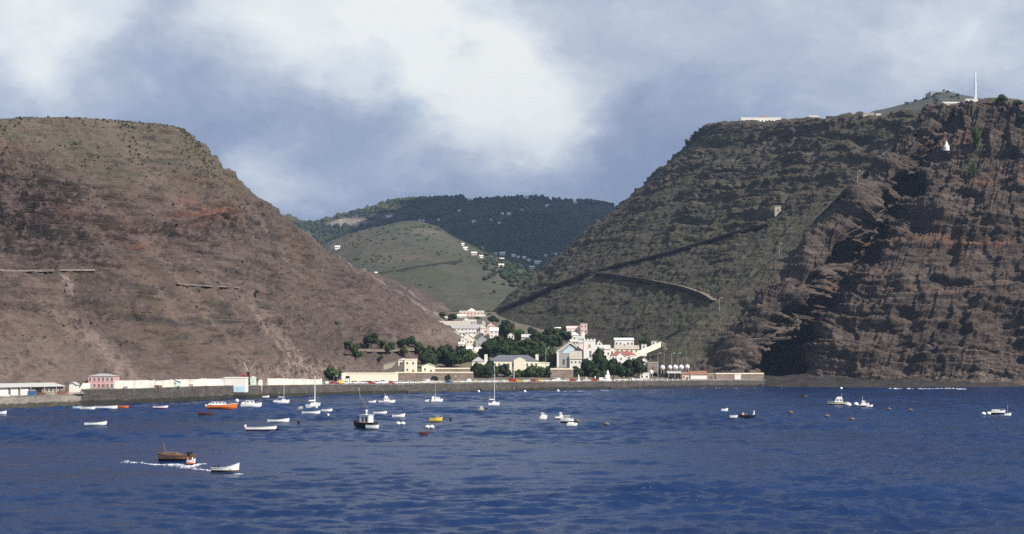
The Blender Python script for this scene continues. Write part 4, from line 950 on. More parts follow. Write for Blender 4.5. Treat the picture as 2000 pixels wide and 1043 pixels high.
hill_house(PR, 1842, 1882, 199, 213, 'white house with wide flat roof on dark rocks below the mast', D=1113, roof='flat', rh=0.22, wall='grey', roofm='white', win=(1, 6), door=False, depth=9, name='lookout_house', cat='house', sink=9)
hill_house(PR, 1833, 1846, 209, 222, 'small white stepped hut left of the wide flat roofed house', D=1108, roof='shed', rh=0.4, roofm='white', win=(1, 1), door=False, depth=5, name='hut', cat='hut', sink=9)
hill_house(PR, 1886, 1910, 193, 206, 'white signal station block at the foot of the mast', D=1104, roof='flat', rh=0.12, roofm='white', win=(1, 3), door=False, depth=7, name='signal_station', cat='building', sink=8)
D = 1106; r = empty('signal_mast', tuple(at(1905, 200, D))); tag(r, 'tall white signal mast with cross arm on the headland top', 'mast')
Hm = (200-137)/F*D
MB().tube((0, 0, -4), (0, 0, Hm*0.62), 0.9, 0.75, 10).build('lower_pole', M['gloss_white'], r); MB().tube((0, 0, Hm*0.62), (0, 0, Hm), 0.6, 0.45, 10).build('upper_pole', M['gloss_white'], r)
MB().box(-1.6, 1.6, -0.12, 0.12, Hm*0.58, Hm*0.58+0.25).build('cross_arm', M['gloss_white'], r); MB().lathe([(0.7, Hm*0.60), (0.75, Hm*0.615), (0.5, Hm*0.63)], 8).build('collar', M['white'], r)
def pole(px, pt, pb, D, label, name='lamp_post', cat='lamp post', rad0=0.16, lamp=True, P=None, group=None, mat='steel'):
    if P is not None: p = on_terrain(P, px, pb, 5); D = p[1]-0.6
    p = at(px, pb, D); H = (pb-pt)/F*D; r = empty(name, tuple(p)); tag(r, label, cat, group)
    MB().tube((0, 0, -1.5), (0, 0, H), rad0, rad0*0.7, 8).build('pole', M[mat], r)
    if lamp:
        a = MB().tube((0, 0, H-0.1), (1.5, 0, H+0.15), rad0*0.5, rad0*0.4, 6).build('arm', M[mat], r)
        MB().box(1.1, 2.1, -0.25, 0.25, H+0.02, H+0.35).build('lamp', M['white'], r)
    return r
pole(1880, 170, 201, 1112, 'thin aerial on the roof of the wide flat roofed house', 'aerial', 'aerial', 0.09, False)
pole(1818, 190, 222, 1128, 'thin grey aerial standing before the high knoll', 'aerial', 'aerial', 0.10, False)
# white conical beacon on the cliff
p = on_terrain(PR, 1848, 287, 5); r = empty('beacon', (p[0], p[1]-1.0, p[2])); tag(r, 'white conical beacon high on the sea cliff', 'beacon')
MB().lathe([(2.3, -2.5), (2.2, 0.3), (0.9, 3.2), (0.5, 4.2)], 12).build('cone', M['white'], r); MB().lathe([(0.7, 4.203), (0.3, 5.0)], 8).build('cap', M['white'], r)
p = on_terrain(PR, 1516, 414, 5); r = empty('stone_hut', (p[0], p[1]-1.0, p[2]+1.0)); tag(r, 'small pale stone hut halfway up the rocky spur', 'hut')
MB().box(-2.4, 2.4, 0, 5, -4, 4.2).build('wall', M['stonelight'], r); MB().prism_x([(-0.3, 4.2), (5.3, 4.9), (5.3, 5.1), (-0.3, 4.4)], -3.3, 3.3).build('roof', M['stonelight'], r)
MB().box(-0.6, 0.6, -0.08, 0.05, 0, 2).build('door', M['brown'], r)

# ------------------------------------------------------------------ roads and stairways benched into the slopes
def bench_path(P, pts, label, name, cat, h_=2.4, out=3.5, mat='quay', top='stonelight', step=5.0, deck=None, parapet=0.7, below=2.2):
    """a road on a retaining wall: face, deck and parapet follow the slope"""
    px = [];
    for (a, b), (c, d) in zip(pts[:-1], pts[1:]):
        n = max(2, int(math.hypot(c-a, d-b)/step)); px += [(a+(c-a)*i/n, b+(d-b)*i/n) for i in range(n)]
    px.append(pts[-1]); G = np.array([on_terrain(P, x, y, 3.0) for x, y in px])
    K = np.pad(G, ((3, 3), (0, 0)), 'edge'); G = sum(K[i:i+len(G)] for i in range(7))/7
    o = G[0].copy(); r = empty(name, tuple(o)); tag(r, label, cat); G = G-o
    tn = np.gradient(G, axis=0); sd_ = np.stack([tn[:, 1], -tn[:, 0], tn[:, 0]*0], -1); sd_ /= np.linalg.norm(sd_, axis=1, keepdims=True)+1e-9
    tow = np.array([-0.25, -1.0, 0]); tow = tow/np.linalg.norm(tow); sg = np.sign((sd_*tow).sum(1)+1e-6)[:, None]; sg[:] = 1 if sg.mean() > 0 else -1; sd_ = sd_*sg
    A = G+sd_*out+np.array([0, 0, h_]); B = G+sd_*(out+0.6)+np.array([0, 0, -below])
    In = G-sd_*3+np.array([0, 0, h_]);
    def strip(a, b, nm, mt):
        n = len(a); me = bpy.data.meshes.new(nm); me.from_pydata([tuple(x) for x in a]+[tuple(x) for x in b], [], [(i, i+1, n+i+1, n+i) for i in range(n-1)]); me.update(); return link(nm, me, M[mt], r)
    strip(B, A, 'retaining_wall', mat)
    strip(A, In, 'road_surface', deck or 'road')
    n = len(A); w0 = A; w1 = A+np.array([0, 0, parapet]); w2 = w1-sd_*0.5; w3 = A-sd_*0.5
    v = np.concatenate([w0, w1, w2, w3]); f = []
    for i in range(n-1):
        for a, b in ((0, 1), (1, 2), (2, 3)): f.append((a*n+i, a*n+i+1, b*n+i+1, b*n+i))
    me = bpy.data.meshes.new('parapet'); me.from_pydata([tuple(x) for x in v], [], f); me.update(); link('parapet', me, M[top], r)
    return r
bench_path(PR, [(1398, 592), (1380, 578), (1330, 562), (1270, 549), (1215, 540), (1162, 534)], 'hillside road with shade coloured retaining wall sloping left across the valley side', 'hillside_road', 'road', 1.8, 2.0, mat='dark_rock_shade', top='brownwall', parapet=0.5, below=1.0)  # wall colour imitates the shadow under the road, lower and upper stretches too
bench_path(PR, [(1160, 532), (1110, 550), (1060, 571), (1010, 592), (972, 608)], 'lower stretch of hillside road running down left to the town', 'hillside_road', 'road', 1.9, 2.2, mat='dark_rock_shade', top='quay', below=0.8)
bench_path(PR, [(1166, 530), (1230, 512), (1290, 498), (1360, 477), (1430, 456), (1500, 440)], 'upper stretch of hillside road rising right towards the rocky spur', 'hillside_road', 'road', 1.2, 1.8, mat='dark_rock_shade', top='quay', parapet=0.4, below=0.6)
bench_path(PR, [(1378, 667), (1440, 663), (1500, 659), (1560, 657), (1598, 655)], 'pale ledge path across the sea cliff above the dark cove', 'cliff_path', 'path', -0.6, 0.5, mat='dark_rock_shade', top='palepath', deck='palepath', parapet=0.3)
bench_path(PR, [(1296, 662), (1340, 640), (1400, 598), (1460, 548), (1520, 496), (1600, 420), (1676, 348), (1745, 285), (1815, 236)], 'long straight stairway climbing the spur from town to fort', 'hill_stairway', 'stairway', 0.5, 0.9, deck='quay', mat='dark_rock_shade', top='dark_rock_shade', parapet=0.8)
for i, (px, pt, pb) in enumerate(((1405, 582, 604), (1522, 476, 497), (1675, 334, 352))):
    pole(px, pt, pb, None, ('lowest', 'middle', 'highest')[i]+' of three thin lamp posts beside the long stairway', P=PR, rad0=0.13, group='lamp posts beside the stairway')
bench_path(PL, [(-60, 527), (0, 527), (60, 528), (120, 527), (190, 526)], 'thin pale path crossing the left hillside above the pale gully', 'hillside_path', 'path', 0.35, 0.5, mat='palepath', top='palepath', deck='palepath', parapet=0.1, below=0.5)
bench_path(PL, [(340, 552), (380, 556), (425, 558), (470, 561)], 'short pale path on the left hillside towards the valley', 'hillside_path', 'path', 0.2, 0.5, mat='palepath', top='palepath', deck='palepath', parapet=0.1, below=0.4)
bench_path(PL, [(116, 530), (124, 540), (133, 552), (146, 572)], 'pale washed gully wall running down from the hillside path', 'gully_wall', 'wall', -0.2, 0.8, mat='palepath', deck='palepath', top='palepath', step=3, parapet=0.4)
bench_path(PL, [(688, 682), (740, 684), (800, 682), (850, 676)], 'brown garden terrace path above the brown retaining wall', 'terrace_path', 'path', 0.5, 1.2, mat='road', top='road', parapet=0.3, below=1.0)
bench_path(PM, [(735, 535), (790, 525), (850, 515), (905, 508)], 'grey road crossing the green hill up the valley', 'hillside_road', 'road', 1.5, 3.0, mat='dark_rock_shade', top='dark_rock_shade', step=6, parapet=0.8)

# ------------------------------------------------------------------ far houses
def far_house(P, px, py, wpx, hpx, label, group, roofm='white', wall='white', rz=0.0):
    p = on_terrain(P, px, py+hpx*0.5, 3.5); D = p[1]; k = D/F
    return house(px-wpx/2, px+wpx/2, py-hpx*0.5, py+hpx*0.5, label, D=D-1.0, depth=wpx*k*0.6, roof='gable_x', rh=0.45, wall=wall, roofm=roofm, win=(1, 2) if wpx > 8 else None, door=False, sink=hpx*k*0.9, group=group, eave=0.5, winw=2.0, winh=2.0)
ordn = ['first', 'second', 'third', 'fourth', 'fifth', 'sixth', 'seventh', 'eighth', 'ninth', 'tenth', 'eleventh', 'twelfth', 'thirteenth', 'fourteenth', 'fifteenth', 'sixteenth', 'seventeenth', 'eighteenth']
spur = [(904, 476, 6, 4), (909, 484, 9, 5), (926, 494, 12, 6), (940, 500, 8, 4), (968, 495, 7, 4), (981, 494, 13, 6), (980, 505, 10, 4), (1003, 498, 9, 4), (979, 517, 12, 5), (1012, 501, 6, 3), (1024, 502, 8, 4), (1033, 507, 7, 4), (1039, 521, 12, 5), (1050, 511, 15, 5), (1052, 533, 9, 4), (1064, 535, 6, 3), (1085, 496, 15, 6), (1066, 498, 6, 3)]
for i, (x, y, a, b) in enumerate(sorted(spur)):
    P = PM if proj(PM)[..., 1].min() < 9e9 and y > np.interp(x, px_m, py_m)+1 else PF
    far_house(P, x, y, a*0.85, b*0.75, ordn[i]+' white house from left strung along the green ridge end', 'houses on the green ridge end', wall='palepink' if i == 2 else 'white')
wood = [(757, 422, 9, 4), (789, 434, 9, 3), (820, 430, 6, 3), (827, 430, 6, 3), (857, 428, 7, 3), (897, 410, 6, 3), (925, 431, 9, 4), (916, 388, 7, 3.5), (959, 428, 4, 3), (981, 416, 7, 4), (994, 416, 10, 4), (1020, 409, 6, 3), (1029, 384, 9, 6), (1069, 400, 9, 4), (1123, 394, 10, 4), (975, 434, 6, 3), (763, 420, 5, 3)]
for i, (x, y, a, b) in enumerate(sorted(wood)):
    far_house(PF, x, y, a*0.8, b*0.75, ordn[i]+' tiny pale house from left on the dark wooded mountain', 'houses on the wooded mountain', roofm='tin')
far_house(PM, 659, 482, 9, 4.5, 'lone white house at the left edge of the green hill', None)
far_house(PM, 733, 533, 7, 4, 'tiny pale house at the bend of the green hill road', None)
# flat ruined fort on the knoll
r = house(1818, 1866, 178, 188, 'flat topped stone fort crowning the distant high knoll', D=2290, depth=30, roof='flat', rh=0.12, wall='grey', roofm='grey', win=(1, 5), door=False, name='knoll_fort', cat='fort', sink=10, winw=1.5, winh=1.8)
# ------------------------------------------------------------------ vegetation
def leaf_mat(name, a, b):
    m, t, bs = new_mat(name)
    g = t.add('ShaderNodeNewGeometry').outputs['Position']; n = t.noise(g, 0.35, 4, 0.6).outputs['Fac']; n2 = t.noise(g, 2.0, 2, 0.6).outputs['Fac']
    t.l.new(t.ramp(t.math('ADD', t.math('MULTIPLY', n, 0.6), t.math('MULTIPLY', n2, 0.4)), [(0.35, a), (0.68, b)]), bs.inputs['Base Color'])
    bs.inputs['Roughness'].default_value = 0.8; bs.inputs['Specular IOR Level'].default_value = 0.15
    return m
M['leaf_dark'] = leaf_mat('dark_foliage', (0.016, 0.030, 0.012), (0.038, 0.058, 0.020))
M['leaf_mid'] = leaf_mat('green_foliage', (0.030, 0.050, 0.014), (0.066, 0.090, 0.030))
M['leaf_dry'] = leaf_mat('dry_scrub', (0.060, 0.066, 0.036), (0.105, 0.108, 0.062))
M['leaf_far'] = leaf_mat('forest_foliage', (0.014, 0.024, 0.013), (0.036, 0.048, 0.021))
_t = NT(M['leaf_far'].node_tree); _b = _t.n['Principled BSDF']; _c = _b.inputs['Base Color'].links[0].from_socket; _g = _t.add('ShaderNodeNewGeometry').outputs['Position']
_t.l.new(_t.mix(_t.smooth(_t.noise(_g, 0.0065, 5, 0.6).outputs['Fac'], 0.46, 0.66), _c, (0.075, 0.078, 0.036)), _b.inputs['Base Color'])     # lighter stands of younger trees
M['bark'] = plain('bark', (0.09, 0.065, 0.045), .95, .25)
def crown_mesh(seed, mat, n_lobes=9, leaves=1100, leaf=0.13, squash=0.8):
    """unit crown: leaf clumps on a handful of lobes, with twigs of dark core inside"""
    rg = np.random.default_rng(seed); V = []; Fc = []
    lob = []
    for k in range(n_lobes):
        a = rg.uniform(0, 6.28); rr_ = rg.uniform(0.05, 0.62)**0.8; z = rg.uniform(-0.25, 0.62); s = rg.uniform(0.26, 0.46)*(1.1-0.35*abs(z))
        lob.append((rr_*math.cos(a), rr_*math.sin(a), z*squash, s))
    lob.append((0, 0, 0.1, 0.6*squash))
    for (x, y, z, s) in lob:                          # cores, rough low-poly
        o = len(V); bmv = []
        for i in range(5):
            th = math.pi*(i+0.5)/5
            for j in range(7):
                ph = 2*math.pi*(j+0.5*(i % 2))/7; q = s*0.78*rg.uniform(0.75, 1.15)
                V.append((x+q*math.sin(th)*math.cos(ph), y+q*math.sin(th)*math.sin(ph), z+q*math.cos(th)*squash))
        for i in range(4):
            for j in range(7): Fc.append((o+i*7+j, o+i*7+(j+1) % 7, o+(i+1)*7+(j+1) % 7, o+(i+1)*7+j))
        Fc.append(tuple(o+j for j in range(6, -1, -1))); Fc.append(tuple(o+28+j for j in range(7)))
    for k in range(leaves):
        x, y, z, s = lob[rg.integers(len(lob))]; d = rg.normal(size=3); d /= np.linalg.norm(d); q = s*rg.uniform(0.78, 1.16)
        c = np.array([x+d[0]*q, y+d[1]*q, z+d[2]*q*squash]); u = rg.normal(size=3)+d*0.0; u -= d*np.dot(u, d)*0.7; u /= np.linalg.norm(u); w_ = np.cross(d, u)+rg.normal(size=3)*0.35; w_ /= np.linalg.norm(w_)
        L_ = leaf*rg.uniform(0.6, 1.3); o = len(V)
        for p in (c-u*L_-w_*L_*0.2, c-w_*L_*0.7, c+u*L_+w_*L_*0.1, c+w_*L_*0.7): V.append(tuple(p))
        Fc.append((o, o+1, o+2, o+3))
    me = bpy.data.meshes.new('crown'); me.from_pydata(V, [], Fc); me.materials.append(mat); me.update(); return me
CROWN = {m: [crown_mesh(10*i+s, M[m], 8+2*i, 900) for i in range(4)] for s, m in ((1, 'leaf_dark'), (2, 'leaf_mid'))}
_tm = MB()
for a, b, r0, r1 in (((0, 0, -0.3), (0.02, 0.01, 0.55), 0.085, 0.055), ((0.02, 0.01, 0.5), (0.35, 0.1, 0.95), 0.05, 0.025), ((0.02, 0.01, 0.52), (-0.3, 0.15, 1.0), 0.05, 0.025), ((0.02, 0, 0.5), (0.02, -0.3, 1.0), 0.045, 0.02)): _tm.tube(a, b, r0, r1, 7)
TRUNK = _tm.mesh('trunk', M['bark'])
_tk = [0]
def tree(px, pt, pb, wpx, label, D=None, P=None, mat='leaf_dark', group=None, name='tree', cat='tree', trunk=0.2):
    """crown from row pt down to row pb, wpx columns wide"""
    if P is not None: D = on_terrain(P, px, pb, 5)[1]-1.0
    if D is None: D = floor_at(pb)
    k = D/F; H = (pb-pt)*k; W = wpx*k; z0 = HC+(HY-pb)*k; _tk[0] += 1; i = _tk[0]
    r = empty(name, ((px-CX)*k, D, z0)); tag(r, label, cat, group)
    th = H*trunk; c = link('crown', CROWN[mat][i % 4], None, r); ch = (H-th)
    c.scale = (W/2*1.34, W/2*1.2, ch*0.88); c.location = (0, 0, th+ch*0.40); c.rotation_euler = (0, 0, i*1.9)
    t = link('trunk', TRUNK, None, r); t.scale = (W*0.45, W*0.45, max(th, 0.6)*1.25+ch*0.25); t.rotation_euler = (0, 0, i*0.7)
    return r
TR = [ # town trees: px, crown top, base, width, D, material, label
 (725, 651, 676, 31, None, 'leaf_dark', 'lone dark round tree on the brown left hillside', 'L'),
 (690, 672, 692, 22, None, 'leaf_mid', 'light green bush below and left of the lone round tree', 'L'),
 (699, 684, 700, 16, None, 'leaf_mid', 'small light green bush just below another green bush', 'L'),
 (655, 717, 742, 36, None, 'leaf_mid', 'dark olive bush behind the left end of the cream shed', 'L'),
 (803, 656, 674, 18, None, 'leaf_dark', 'dark bush on the slope right of two green bushes', 'L'),
 (787, 662, 676, 24, None, 'leaf_dark', 'wide low bush on the terrace above the garden', 'L'),
 (762, 668, 686, 18, None, 'leaf_mid', 'light green bush in the middle of the terrace garden', 'L'),
 (788, 676, 694, 16, None, 'leaf_mid', 'pale green bush below the wide low bush', 'L'),
 (818, 668, 688, 20, None, 'leaf_mid', 'green bush at the right end of the terrace garden', 'L'),
 (748, 664, 676, 14, None, 'leaf_mid', 'small bush right of the lone dark round tree', 'L'),
 (678, 665, 676, 15, None, 'leaf_mid', 'tiny bush left of the lone dark round tree', 'L'),
 (743, 694, 702, 10, None, 'leaf_mid', 'tiny green tuft on the brown terrace', 'L'),
 (657, 627, 635, 7, None, 'leaf_mid', 'single tiny green bush high on the left slope', 'L'),
 (502, 566, 574, 8, None, 'leaf_mid', 'single tiny bush on the upper left hillside', 'L'),
 (842, 678, 722, 40, 990, 'leaf_dark', 'broad dark tree at the left end of the big clump', None),
 (868, 673, 720, 44, 1000, 'leaf_dark', 'tall dark tree in the middle of the left clump', None),
 (898, 676, 718, 44, 1005, 'leaf_dark', 'broad dark tree at the right of the left clump', None),
 (885, 690, 724, 34, 975, 'leaf_dark', 'dark tree at the front of the left clump', None),
 (828, 690, 716, 22, 970, 'leaf_dark', 'small dark tree left of the big left clump', None),
 (922, 684, 712, 26, 1010, 'leaf_mid', 'lighter green tree right of the big left clump', None),
 (858, 610, 632, 24, 1380, 'leaf_dark', 'dark tree at the hill foot far up the valley', None),
 (884, 613, 630, 20, 1375, 'leaf_dark', 'dark tree between pale green house and pink mansion', None),
 (845, 612, 626, 14, 1400, 'leaf_dark', 'small dark tree where hill foot meets the green hill', None),
 (937, 619, 634, 20, 1400, 'leaf_mid', 'green tree below the pink mansion', None),
 (955, 612, 630, 24, 1460, 'leaf_dark', 'dark tree right of the pink mansion', None),
 (925, 634, 650, 18, 1270, 'leaf_dark', 'small dark tree before the mauve roofed building', None),
 (985, 627, 668, 42, 1190, 'leaf_dark', 'tall rounded dark tree below the rocky slope', None),
 (962, 616, 632, 18, 1330, 'leaf_dark', 'small round dark tree beside the slim white turret', None),
 (1040, 639, 662, 22, 1200, 'leaf_dark', 'dark round tree on the right of the central clump', None),
 (1015, 644, 668, 24, 1170, 'leaf_mid', 'green tree behind the white two storey house', None),
 (1083, 642, 684, 58, 1120, 'leaf_dark', 'huge very dark dome shaped tree near the church', None),
 (968, 655, 700, 44, 1050, 'leaf_dark', 'large tree at the left of the central clump', None),
 (1000, 660, 702, 46, 1040, 'leaf_dark', 'large tree in the middle of the central clump', None),
 (1032, 663, 702, 44, 1035, 'leaf_dark', 'large tree right of the middle of the central clump', None),
 (1060, 668, 716, 44, 1020, 'leaf_mid', 'large green tree left of the church gable', None),
 (1078, 690, 730, 28, 985, 'leaf_mid', 'green tree right before the church nave', None),
 (948, 676, 704, 28, 1030, 'leaf_dark', 'dark tree behind the small cream hipped house', None),
 (955, 668, 706, 36, 1015, 'leaf_dark', 'dark tree filling the left front of the central clump', None),
 (985, 672, 706, 40, 1005, 'leaf_dark', 'dark tree behind the left half of the slate roof', None),
 (1018, 674, 706, 40, 1000, 'leaf_dark', 'dark tree behind the middle of the slate roof', None),
 (1046, 678, 712, 36, 995, 'leaf_dark', 'dark tree behind the right chimney of the hall', None),
 (1050, 650, 676, 34, 1110, 'leaf_dark', 'dark tree left of the huge dome shaped tree', None),
 (975, 690, 712, 24, 975, 'leaf_dark', 'dark tree just behind the hall left chimney', None),
 (936, 708, 742, 30, 920, 'leaf_dark', 'dark tree at the left of the hall front row', None),
 (958, 704, 742, 32, 918, 'leaf_dark', 'tall dark tree before the left half of the hall', None),
 (984, 712, 742, 28, 920, 'leaf_dark', 'dark tree before the hall beside the white flagpole', None),
 (1008, 722, 743, 18, 918, 'leaf_mid', 'small green tree below the hall pediment', None),
 (1030, 717, 743, 28, 920, 'leaf_mid', 'green tree before the right half of the hall', None),
 (1052, 715, 743, 26, 922, 'leaf_mid', 'green tree at the right of the hall front row', None),
 (1074, 716, 744, 26, 920, 'leaf_dark', 'dark tree between hall wing and brown bastion', None),
 (848, 735, 747, 14, 890, 'leaf_dark', 'small dark bush at the foot of the brown retaining wall', None),
 (874, 731, 748, 12, 888, 'leaf_dark', 'slim dark bush against the brown retaining wall', None),
 (1126, 715, 745, 26, 922, 'leaf_dark', 'dark tree at the left end of the wharf tree row', None),
 (1148, 702, 744, 32, 925, 'leaf_dark', 'dark tree below the church tower', None),
 (1174, 683, 744, 38, 930, 'leaf_dark', 'tallest dark tree of the wharf tree row', None),
 (1198, 700, 744, 34, 928, 'leaf_dark', 'dark tree below the curved white gable', None),
 (1222, 702, 744, 34, 930, 'leaf_dark', 'dark tree below the red roofed house', None),
 (1246, 702, 744, 32, 932, 'leaf_dark', 'dark tree at the right end of the wharf tree row', None),
 (1172, 720, 744, 24, 921, 'leaf_mid', 'lighter green bush left of the tall white monument', None),
 (1106, 728, 745, 18, 924, 'leaf_mid', 'green bush at the foot of the brown bastion', None),
 (1260, 660, 676, 20, 1045, 'leaf_dark', 'dark bush above the white watch tower', None),
 (1218, 655, 664, 20, 1075, 'leaf_dark', 'dark bush behind the long bright white house', None),
 (1150, 640, 656, 16, 1200, 'leaf_mid', 'green bush right of the cream house on the slope', None),
]
for px, pt, pb, wp, D, mt, lab, P in TR:
    isb = 'bush' in lab or 'tuft' in lab
    tree(px, pt, pb, wp, lab, D=D, P=PL if P == 'L' else None, mat=mt, name='bush' if isb else 'tree', cat='bush' if isb else 'tree', trunk=0.06 if isb else 0.16)
for px, pt, pb, wp, lab in ((1956, 186, 200, 22, 'dark bush on the skyline right of the signal mast'), (1988, 196, 206, 18, 'low bush on the skyline at the right edge'), (1908, 250, 290, 16, 'green bush in the upper gully of the sea cliff'), (1996, 222, 240, 14, 'bright green bush at the right edge of the cliff'), (1898, 318, 350, 14, 'green bush in the lower gully of the sea cliff')):
    tree(px, pt, pb, wp, lab, P=PR, mat='leaf_mid', name='bush', cat='bush', trunk=0.05)
# scrub and woodland masses
def scatter(P, n, seed, wfun, size, name, label, cat, mat, tall=1.2, lod=1):
    rg = np.random.default_rng(seed); flat = P.reshape(-1, 3); q = proj(flat); wgt = wfun(flat, q); wgt = np.maximum(wgt, 0)
    wgt = wgt*(flat[:, 1] > 10); ids = rg.choice(len(flat), n, p=wgt/wgt.sum()); V = []; Fc = []
    ring = 5 if lod else 4
    base = flat[ids]+rg.normal(0, 0.8, (n, 3))*np.array([1, 1, 0])
    for c in base:
        s = size*rg.uniform(0.5, 1.25); hh = s*tall*rg.uniform(0.7, 1.4); o = len(V); ph = rg.uniform(0, 6.28)
        for lv, (rr_, zz) in enumerate(((0.55, -0.25), (1.0, 0.35), (0.62, 0.85))):
            for j in range(ring):
                a = ph+6.283*(j+0.5*(lv % 2))/ring; q_ = s*rr_*rg.uniform(0.7, 1.2); V.append((c[0]+q_*math.cos(a), c[1]+q_*math.sin(a), c[2]+hh*zz*rg.uniform(0.85, 1.15)))
        V.append((c[0], c[1], c[2]+hh*1.08))
        for lv in range(2):
            for j in range(ring):
                a, b = o+lv*ring+j, o+lv*ring+(j+1) % ring; Fc.append((a, b, b+ring, a+ring))
        for j in range(ring): Fc.append((o+2*ring+j, o+2*ring+(j+1) % ring, o+3*ring))
    me = bpy.data.meshes.new(name); me.from_pydata(V, [], Fc); me.materials.append(M[mat]); me.update()
    return stuff(link(name, me), label, cat)
wood_px = np.array([(a, b) for a, b, *_ in wood]+[(a, b) for a, b, *_ in spur])
def clear_of(q):
    m = np.ones(len(q))
    for a, b in wood_px: m *= 1-np.exp(-(((q[:, 0]-a)/7)**2+((q[:, 1]-b-4)/6)**2)**2)
    return np.where(m < 0.6, 0, 1)
scatter(PF, 11000, 1, lambda p, q: clear_of(q)*np.clip(1.05-1.4*bald.reshape(-1), 0, 1)*np.clip(0.9+2.4*fbm(p/170.0, 3, seed=809), 0.06, 1)*(q[:, 1] < 560)*(q[:, 0] > 520)*(q[:, 0] < 1230)*np.interp(p[:, 1], [2700, 4700], [0.5, 1.0]), 6.2, 'forest', 'dark forest covering the far mountain', 'forest', 'leaf_far', 1.35)
scatter(PM, 700, 2, lambda p, q: np.clip(fbm(p/110.0, 3, seed=801)+0.10, 0, 1)*(q[:, 0] > 600)*(q[:, 0] < 1130), 2.6, 'hill_scrub', 'scattered low scrub on the green hill', 'scrub', 'leaf_mid', 0.9)
scatter(PM, 420, 6, lambda p, q: np.clip((q[:, 0]-930)/90, 0, 1)*(q[:, 1] < 560), 4.2, 'ridge_trees', 'small trees around the ridge end houses', 'trees', 'leaf_far', 1.1)
scatter(PL, 2600, 3, lambda p, q: sstep(p[:, 2], 105, 165)*np.clip(fbm(p/30.0, 3, seed=802)+0.35, 0, 1)*(q[:, 0] > -60)*(q[:, 0] < 420)+0.03*(q[:, 0] > -60)*(q[:, 0] < 640)*(p[:, 2] > 25), 0.75, 'plateau_scrub', 'dry green scrub on the top of the left headland', 'scrub', 'leaf_dry', 0.8)
scatter(PR, 2200, 4, lambda p, q: np.clip(fbm(p/34.0, 3, seed=803)+0.2, 0, 1)*(q[:, 0] < 1640)*(q[:, 0] > 980)*(p[:, 2] > 30)*(q[:, 1] < 640)*(q[:, 0] < 1290+(690-q[:, 1])*1.1), 0.7, 'slope_scrub', 'dark green scrub dotted over the valley side', 'scrub', 'leaf_dry', 0.8)
scatter(PK, 260, 5, lambda p, q: np.clip(fbm(p/60.0, 3, seed=804)+0.2, 0, 1), 3.0, 'knoll_scrub', 'dark scrub on the distant high knoll', 'scrub', 'leaf_far', 1.0)

# ------------------------------------------------------------------ cars and posts along the wharf
def car_proto(col, kind='saloon'):
    L_, W_ = (4.2, 1.65) if kind != 'van' else (4.5, 1.8)
    body = MB()
    if kind == 'van':
        body.prism([(-2.25, 0.35), (2.25, 0.35), (2.25, 1.1), (1.85, 1.2), (1.35, 2.0), (-2.2, 2.05), (-2.25, 1.9)], -0.9, 0.9)
        gl = MB().prism([(1.42, 1.25), (1.80, 1.25), (1.40, 1.85), (0.6, 1.85), (0.6, 1.25)], -0.915, 0.915).prism([(-0.3, 1.3), (0.4, 1.3), (0.4, 1.85), (-0.3, 1.85)], -0.915, 0.915)
        rf = None
    else:
        body.prism([(-2.1, 0.32), (2.1, 0.32), (2.12, 0.62), (1.95, 0.82), (0.95, 0.92), (-1.2, 0.95), (-2.05, 0.88), (-2.12, 0.6)], -0.82, 0.82)
        gl = MB().prism([(-1.45, 0.93), (1.0, 0.90), (0.4, 1.34), (-1.0, 1.36)], -0.74, 0.74)
        rf = MB().prism([(-1.05, 1.345), (0.45, 1.335), (0.30, 1.43), (-0.85, 1.45)], -0.76, 0.76)
        for x in (-1.42, -0.3, 0.9): rf.box(x*0.8-0.05, x*0.8+0.05, -0.755, 0.755, 0.95, 1.345)
    wh = MB().tube((0, -0.11, 0), (0, 0.11, 0), 0.31, 0.31, 10); hub = MB().tube((0, -0.125, 0), (0, 0.125, 0), 0.15, 0.15, 8)
    lt = MB().box(-0.03, 0.03, -0.14, 0.14, -0.07, 0.07)
    return dict(body=body.mesh('car_body', M[col]), glass=gl.mesh('car_glass', M['glass']), roof=rf.mesh('car_roof', M[col]) if rf else None, wheel=wh.mesh('wheel', M['tyre']), hub=hub.mesh('hub', M['steel']), lamp=lt.mesh('headlight', M['gloss_white']))
PROTO = {}
def car(px, back, yaw, col, kind, label):
    key = (col, kind)
    if key not in PROTO: PROTO[key] = car_proto(col, kind)
    d = PROTO[key]; x, D, z = quay_pt(px); D += back
    r = empty('parked_car' if kind != 'van' else 'parked_van', ((px-CX)/F*D, D, max(z, 4.2)+0.01), rad(yaw)); r.scale = (1.12, 1.12, 1.12); tag(r, label, 'car' if kind != 'van' else 'van', 'cars parked along the wharf')
    link('body', d['body'], None, r); link('window_band', d['glass'], None, r)
    if d['roof']: link('roof', d['roof'], None, r)
    for sx in (-1.3, 1.3):
        for sy in (-0.74, 0.74):
            w_ = link('wheel', d['wheel'], None, r); w_.location = (sx, sy, 0.31); link('hub_cap', d['hub'], None, w_)
    for sy in (-0.55, 0.55):
        hl = link('headlight', d['lamp'], None, r); hl.location = (2.12 if kind != 'van' else 2.26, sy, 0.66)
def ORD(n): return ordn[n-1] if n <= 18 else {19: 'nineteenth', 20: 'twentieth'}.get(n, 'twenty-'+ordn[n-21] if n < 30 else 'thirty-'+ordn[max(0, n-31)])
rg = random.Random(4)
cars = []
px = 638
while px < 1262:
    cars.append(px); px += rg.choice((12, 13, 14, 15, 16, 18))
names = {'gloss_white': 'white', 'gloss_red': 'red', 'gloss_blue': 'dark blue', 'gloss_cream': 'cream', 'gloss_green': 'dark green', 'yellow': 'yellow', 'orange': 'orange'}
